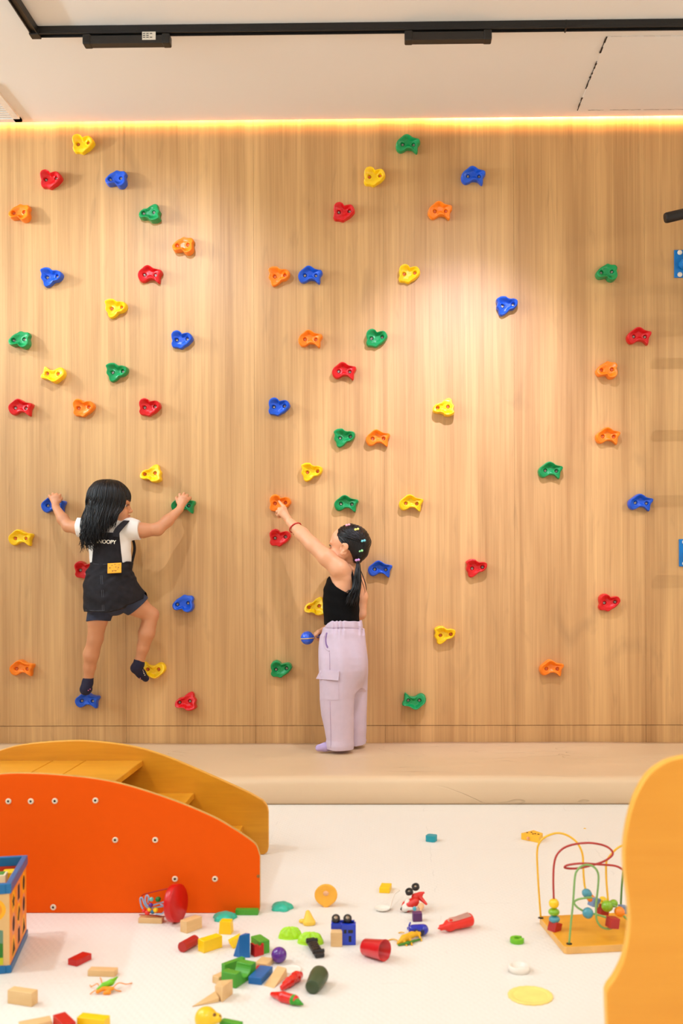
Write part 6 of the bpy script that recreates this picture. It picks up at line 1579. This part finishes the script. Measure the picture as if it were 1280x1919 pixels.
F.cut(lambda X, Y, Z: MAT_H + .004 - Z + 0 * X + 0 * Y)
trous = F.obj('trousers', M_LIL, kid2, 2)
from mathutils.bvhtree import BVHTree
BV = BVHTree.FromPolygons([v.co.copy() for v in trous.data.vertices], [tuple(q.vertices) for q in trous.data.polygons])
def hit_y(px, py, out=0.0):
    d = ray(px, py).normalized(); h = BV.ray_cast(CAMPOS, d)
    return (h[0].y if h[0] is not None else None)
def hit_pt(px, py, out):
    y = hit_y(px, py)
    if y is None: y = hit_pt.last
    hit_pt.last = y
    return P(px, py, y - out)
hit_pt.last = -.28
def panel_on(root, name, poly, sec, grow, thick, m, curl=0.0):
    """cloth piece following the leg; poly = 4 pixel corners (tl, tr, br, bl)"""
    bm = bmesh.new(); n1, n2 = 16, 10; V = []; last_y = -.30
    for j in range(n2 + 1):
        row = []
        for i in range(n1 + 1):
            u_, v_ = i / n1, j / n2
            top = (poly[0][0] + (poly[1][0] - poly[0][0]) * u_, poly[0][1] + (poly[1][1] - poly[0][1]) * u_); bot = (poly[3][0] + (poly[2][0] - poly[3][0]) * u_, poly[3][1] + (poly[2][1] - poly[3][1]) * u_)
            px, py = top[0] + (bot[0] - top[0]) * v_, top[1] + (bot[1] - top[1]) * v_
            y = hit_y(max(px, 601.5), py); y = last_y if y is None else y; last_y = y; row.append(bm.verts.new(P(px, py, y - grow - curl * v_)))
        V.append(row)
    fs = [bm.faces.new((V[j][i], V[j][i + 1], V[j + 1][i + 1], V[j + 1][i])) for j in range(n2) for i in range(n1)]
    bmesh.ops.recalc_face_normals(bm, faces=bm.faces)
    bmesh.ops.solidify(bm, geom=fs, thickness=thick)
    return local(root, bm_obj(name, bm, m))
allsec = near
panel_on(kid2, 'pocket_flap', [(600, 1256), (635.5, 1258), (634, 1275.5), (592, 1272)], near, .0045, .006, M_LIL, curl=.006)
panel_on(kid2, 'pocket', [(600, 1266), (634, 1268), (635, 1312), (600.5, 1311)], near, .0015, .005, M_LIL)
M_SEAM = mat('lilac_seam', (176, 152, 178), 0.9)
def seam2(pts, m, r=.0010, out=.0005, name='seam'):
    bm = bmesh.new(); add_tube(bm, [hit_pt(v.x, v.y, out) for v in catmull([(a_, b_, 0) for a_, b_ in pts], 6)], r, n=6); return local(kid2, bm_obj(name, bm, m, smooth=True))
seam2([(617.5, 1222), (618, 1238), (618, 1255)], M_SEAM)
seam2([(618.5, 1314), (619, 1340), (620, 1370), (620, 1402)], M_SEAM)
seam2([(612, 1176.5), (625, 1177), (640, 1176), (660, 1177), (680, 1179)], M_SEAM)
seam2([(611, 1185), (607, 1196), (607, 1208), (611, 1216), (617.5, 1220)], M_LIL, r=.0024, out=.0010, name='pocket_edge')
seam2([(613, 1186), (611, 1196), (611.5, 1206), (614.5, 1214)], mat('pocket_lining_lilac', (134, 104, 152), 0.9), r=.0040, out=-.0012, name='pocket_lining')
# socks
M_LS = mat('lilac_sock', (190, 168, 212), 0.85, bump=0.3, bscale=400)
zf = MAT_H + .003
a1, a2 = P(596, 1402, -.262), P(634, 1402, -.240)
F = Field([a1.x - .04, -.33, MAT_H - .006], [a2.x + .06, -.18, MAT_H + .07], .0018)
F.chain([(a1.x + .004, -.262, zf + .014), (a1.x + .03, -.258, zf + .017), (a2.x - .03, -.248, zf + .022), (a2.x + .005, -.242, zf + .024)], [.0150, .0185, .0210, .0230], .008)
F.cap((a2.x - .01, -.243, zf + .03), (a2.x - .01, -.243, zf + .06), .02, .02, .01)
F.cut(lambda X, Y, Z: zf - .003 - Z + 0 * X + 0 * Y)
F.obj('sock', M_LS, kid2, 2)
b1, b2 = P(628, 1398, -.13), P(672, 1398, -.115)
F = Field([b1.x - .04, -.20, MAT_H - .006], [b2.x + .06, -.04, MAT_H + .07], .0018)
F.chain([(b1.x, -.135, zf + .013), (b1.x + .04, -.13, zf + .018), (b2.x + .012, -.115, zf + .022)], [.0150, .0185, .0220], .008)
F.cap((b2.x, -.115, zf + .03), (b2.x, -.115, zf + .06), .02, .02, .01)
F.cut(lambda X, Y, Z: zf - .003 - Z + 0 * X + 0 * Y)
F.obj('sock', M_LS, kid2, 2)
# bracelet on the raised wrist
ca, cb2 = Vector(PP(557, 992, -.145)), Vector(PP(549, 984, -.128)); axb = (ca - cb2).normalized(); c0 = Vector(PP(553.5, 989, -.138))
s_ = axb.cross(Vector((0, 1, 0))).normalized(); t_ = axb.cross(s_)
tilt = 0.20
bm = bmesh.new(); add_tube(bm, [c0 + s_ * .0275 * math.cos(a_) + t_ * .0275 * math.sin(a_) + axb * tilt * .02 * math.cos(a_) for a_ in [2 * math.pi * i / 40 for i in range(40)]], .0026, n=8, closed=True)
br = local(kid2, bm_obj('bracelet', bm, mat('bracelet_red', (190, 20, 20), 0.5), smooth=True))
bm = bmesh.new(); 
for q_ in ((550.2, 997.5), (549.6, 1001.0)): add_ball(bm, P(q_[0] + 1.0, q_[1], -.140 - .012), .0034, u=14, v=10)
q = bm_obj('bead', bm, mat('bracelet_bead', (120, 60, 40), 0.3), smooth=True); q.parent = br
# hair: scalp, ponytail and clips
F = Field([P(620, 1000, -.1).x, -.31, P(600, 1150, -.2).z], [P(705, 1000, -.1).x, -.06, P(600, 970, -.2).z], .0023)
Th2 = lambda x, y, z: tuple(hc2 + hR2 @ Vector((x, y, z)) * S2)
F.ell(Th2(-.014, 0, .023), (.0885 * S2, .0760 * S2, .0795 * S2), hR2, .01)
F.ell(Th2(-.045, 0, -.010), (.050 * S2, .055 * S2, .055 * S2), hR2, .02)
def clear2(X, Y, Z):
    v = [X - hc2.x, Y - hc2.y, Z - hc2.z]; l = [sum(v[i] * hR2[i][j] for i in range(3)) / S2 for j in range(3)]
    # hairline: from the top of the forehead back over the temple and behind the ear
    x_ = np.interp(l[2].ravel() if l[2].ndim else l[2], [-.12, -.05, -.02, .010, .035, .060, .082, .11], [-.052, -.046, -.034, .004, .030, .036, .050, .080]).reshape(l[2].shape)
    return (l[0] - x_) * .8 * S2
F.cut(clear2, .003)
F.warp(lambda X, Y, Z: .0009 * np.sin(np.arctan2(Z - P(668, 1045, -.2).z, X - P(670, 1045, -.2).x) * 60))
tie = Vector(PP(670.5, 1050, -.218))
F.chain([Th2(-.060, 0.012, -.030), tuple(tie)], [.034, .016], .02)
hair2 = F.obj('hair', M_HAIR, kid2, 2)
bm = bmesh.new(); rs = np.random.RandomState(9)
tie = Vector(PP(671.5, 1048, -.236))
for i in range(230):
    # strands combed from the hairline back to the tie
    az = rs.uniform(0, 1)
    a_ = rs.uniform(-0.2, 2.9); r_ = 1.0 + rs.uniform(.0, .02)
    d0 = Vector((.036 * math.cos(a_) + .01, -(.5 + .5 * az) * 0, 0))
    side_ = 1 if i % 4 else -1                    # most strands on the viewer's (left) side of the head
    az_ = rs.uniform(15, 175) * side_; el_ = rs.uniform(25, 88)
    def sp(az, el, k): 
        A1, E1 = math.radians(az), math.radians(el); return Vector((-.014 + .0895 * math.cos(E1) * math.cos(A1) * k, .077 * math.cos(E1) * math.sin(A1) * k, .023 + .0805 * math.sin(E1) * k))
    e0 = rs.uniform(15, 80); z0 = sp(rs.uniform(48, 85) * side_ , e0, r_)
    if z0.x > .034: z0.x = .034
    z1 = sp(rs.uniform(95, 125) * side_, e0 * .65, r_); z2 = sp(150 * side_, e0 * .2 - 12, r_)
    W_ = lambda v: hc2 + hR2 @ v * S2
    c_ = [W_(z0), W_(z1), W_(z2), tie + Vector((rs.uniform(-.008, .008), rs.uniform(-.008, .008), rs.uniform(-.004, .004)))]
    C_ = catmull(c_, 6); add_tube(bm, C_, [.0016 + .0020 * math.sin(math.pi * min(1, k / (len(C_) - 1) * 1.0 + .12)) for k in range(len(C_))], n=5, flat=.5)
for i in range(150):
    o_ = Vector((rs.uniform(-.010, .010), rs.uniform(-.010, .010), 0)); sw = rs.uniform(-1, 1)
    e_ = P(659 + sw * 12 + rs.uniform(-3, 3), 1128 + rs.uniform(-22, 10), -.272 + rs.uniform(-.012, .012)); m1 = P(670.5 + sw * 5.5, 1075, -.262 + rs.uniform(-.012, .012)); m2 = P(668 + sw * 8, 1102, -.270 + rs.uniform(-.012, .012))
    C_ = catmull([tie + o_ * .5, m1, m2, e_], 7); add_tube(bm, C_, [.0030 * (1 - (k / (len(C_) - 1)) ** 3) + .0004 for k in range(len(C_))], n=5, flat=.6)
for q_ in (((672, 1060), (682, 1084), (686.5, 1102), (684, 1112)), ((673, 1062), (680, 1080), (685, 1096), (686, 1106)), ((672, 1060), (677, 1085), (683, 1104), (682, 1116))):
    C_ = catmull([P(a_, b_, -.262) for a_, b_ in q_], 7); add_tube(bm, C_, [.0013 * (1 - (k / (len(C_) - 1)) ** 3) + .0003 for k in range(len(C_))], n=5)
lk = bm_obj('hair_locks', bm, M_HAIR); lk['kind'] = 'stuff'; lk.parent = hair2
def sy2(px, py):
    """front surface of the head of hair"""
    y = -.26
    for _ in range(8):
        p = P(px, py, y); l = hR2.transposed() @ (p - hc2) / S2
        break
    best = None
    for k in range(80):
        y = -.33 + k * .0015; l = hR2.transposed() @ (P(px, py, y) - hc2) / S2
        if ((l.x + .014) / .092) ** 2 + (l.y / .080) ** 2 + ((l.z - .023) / .083) ** 2 < 1: return y
    return -.235
for px, py, cl, nm in ((652, 984, (238, 160, 170), 'pink'), (668.5, 992, (236, 226, 120), 'yellow'), (681, 1013.5, (110, 196, 206), 'aqua'), (676, 1032.5, (150, 226, 150), 'mint'), (670, 1049.5, (206, 150, 206), 'lilac')):
    c = P(px, py, sy2(px, py) if py < 1040 else -.254); c.y -= .003
    bm = bmesh.new()
    for dx in (-1, 1):
        add_ball(bm, c + Vector((dx * .0052, -.002, dx * .0010)), .0068, (.85, .6, .8), u=14, v=10)
    add_ball(bm, c + Vector((0, -.001, 0)), .0030, u=12, v=8)
    local(kid2, bm_obj('hair_clip', bm, mat('clip_' + nm, cl, 0.35), smooth=True))['label'] = nm + ' hair clip'
# blue rattle held at the hip
mr_ = empty('maraca', P(576, 1196, -.072), 'blue round toy maraca with a yellow band, held at the hip of the standing child', 'toy maraca')
M_MB = mat('maraca_blue', (32, 92, 220), 0.25, coat=0.4)
cM = P(576, 1195.5, -.075); rM = 12.6 / PPM(cM); h0, h1 = cM + Vector((rM * .9, 0, .006)), P(612, 1190.5, -.068)
bm = bmesh.new(); add_ball(bm, cM, rM, u=36, v=24); local(mr_, bm_obj('rattle_ball', bm, M_MB, smooth=True))
bm = bmesh.new(); add_tube(bm, [h0, h0.lerp(h1, .2), h1], [.010, .0058, .0066], n=14); local(mr_, bm_obj('handle', bm, M_MB, smooth=True))
bm = bmesh.new(); add_tube(bm, [cM + Vector((rM * 1.005 * math.cos(a_), rM * 1.005 * math.sin(a_), .002 * math.cos(a_) - .0015)) for a_ in [2 * math.pi * i / 48 for i in range(48)]], .0019, n=6, closed=True)
add_tube(bm, [h0 + Vector((-.002, -.009, -.004)), h0.lerp(h1, .25) + Vector((0, -.0058, -.001)), h1 + Vector((0, -.0066, 0))], .0013, n=6)
local(mr_, bm_obj('band', bm, mat('band_yellow', (240, 200, 70), 0.4), smooth=True))
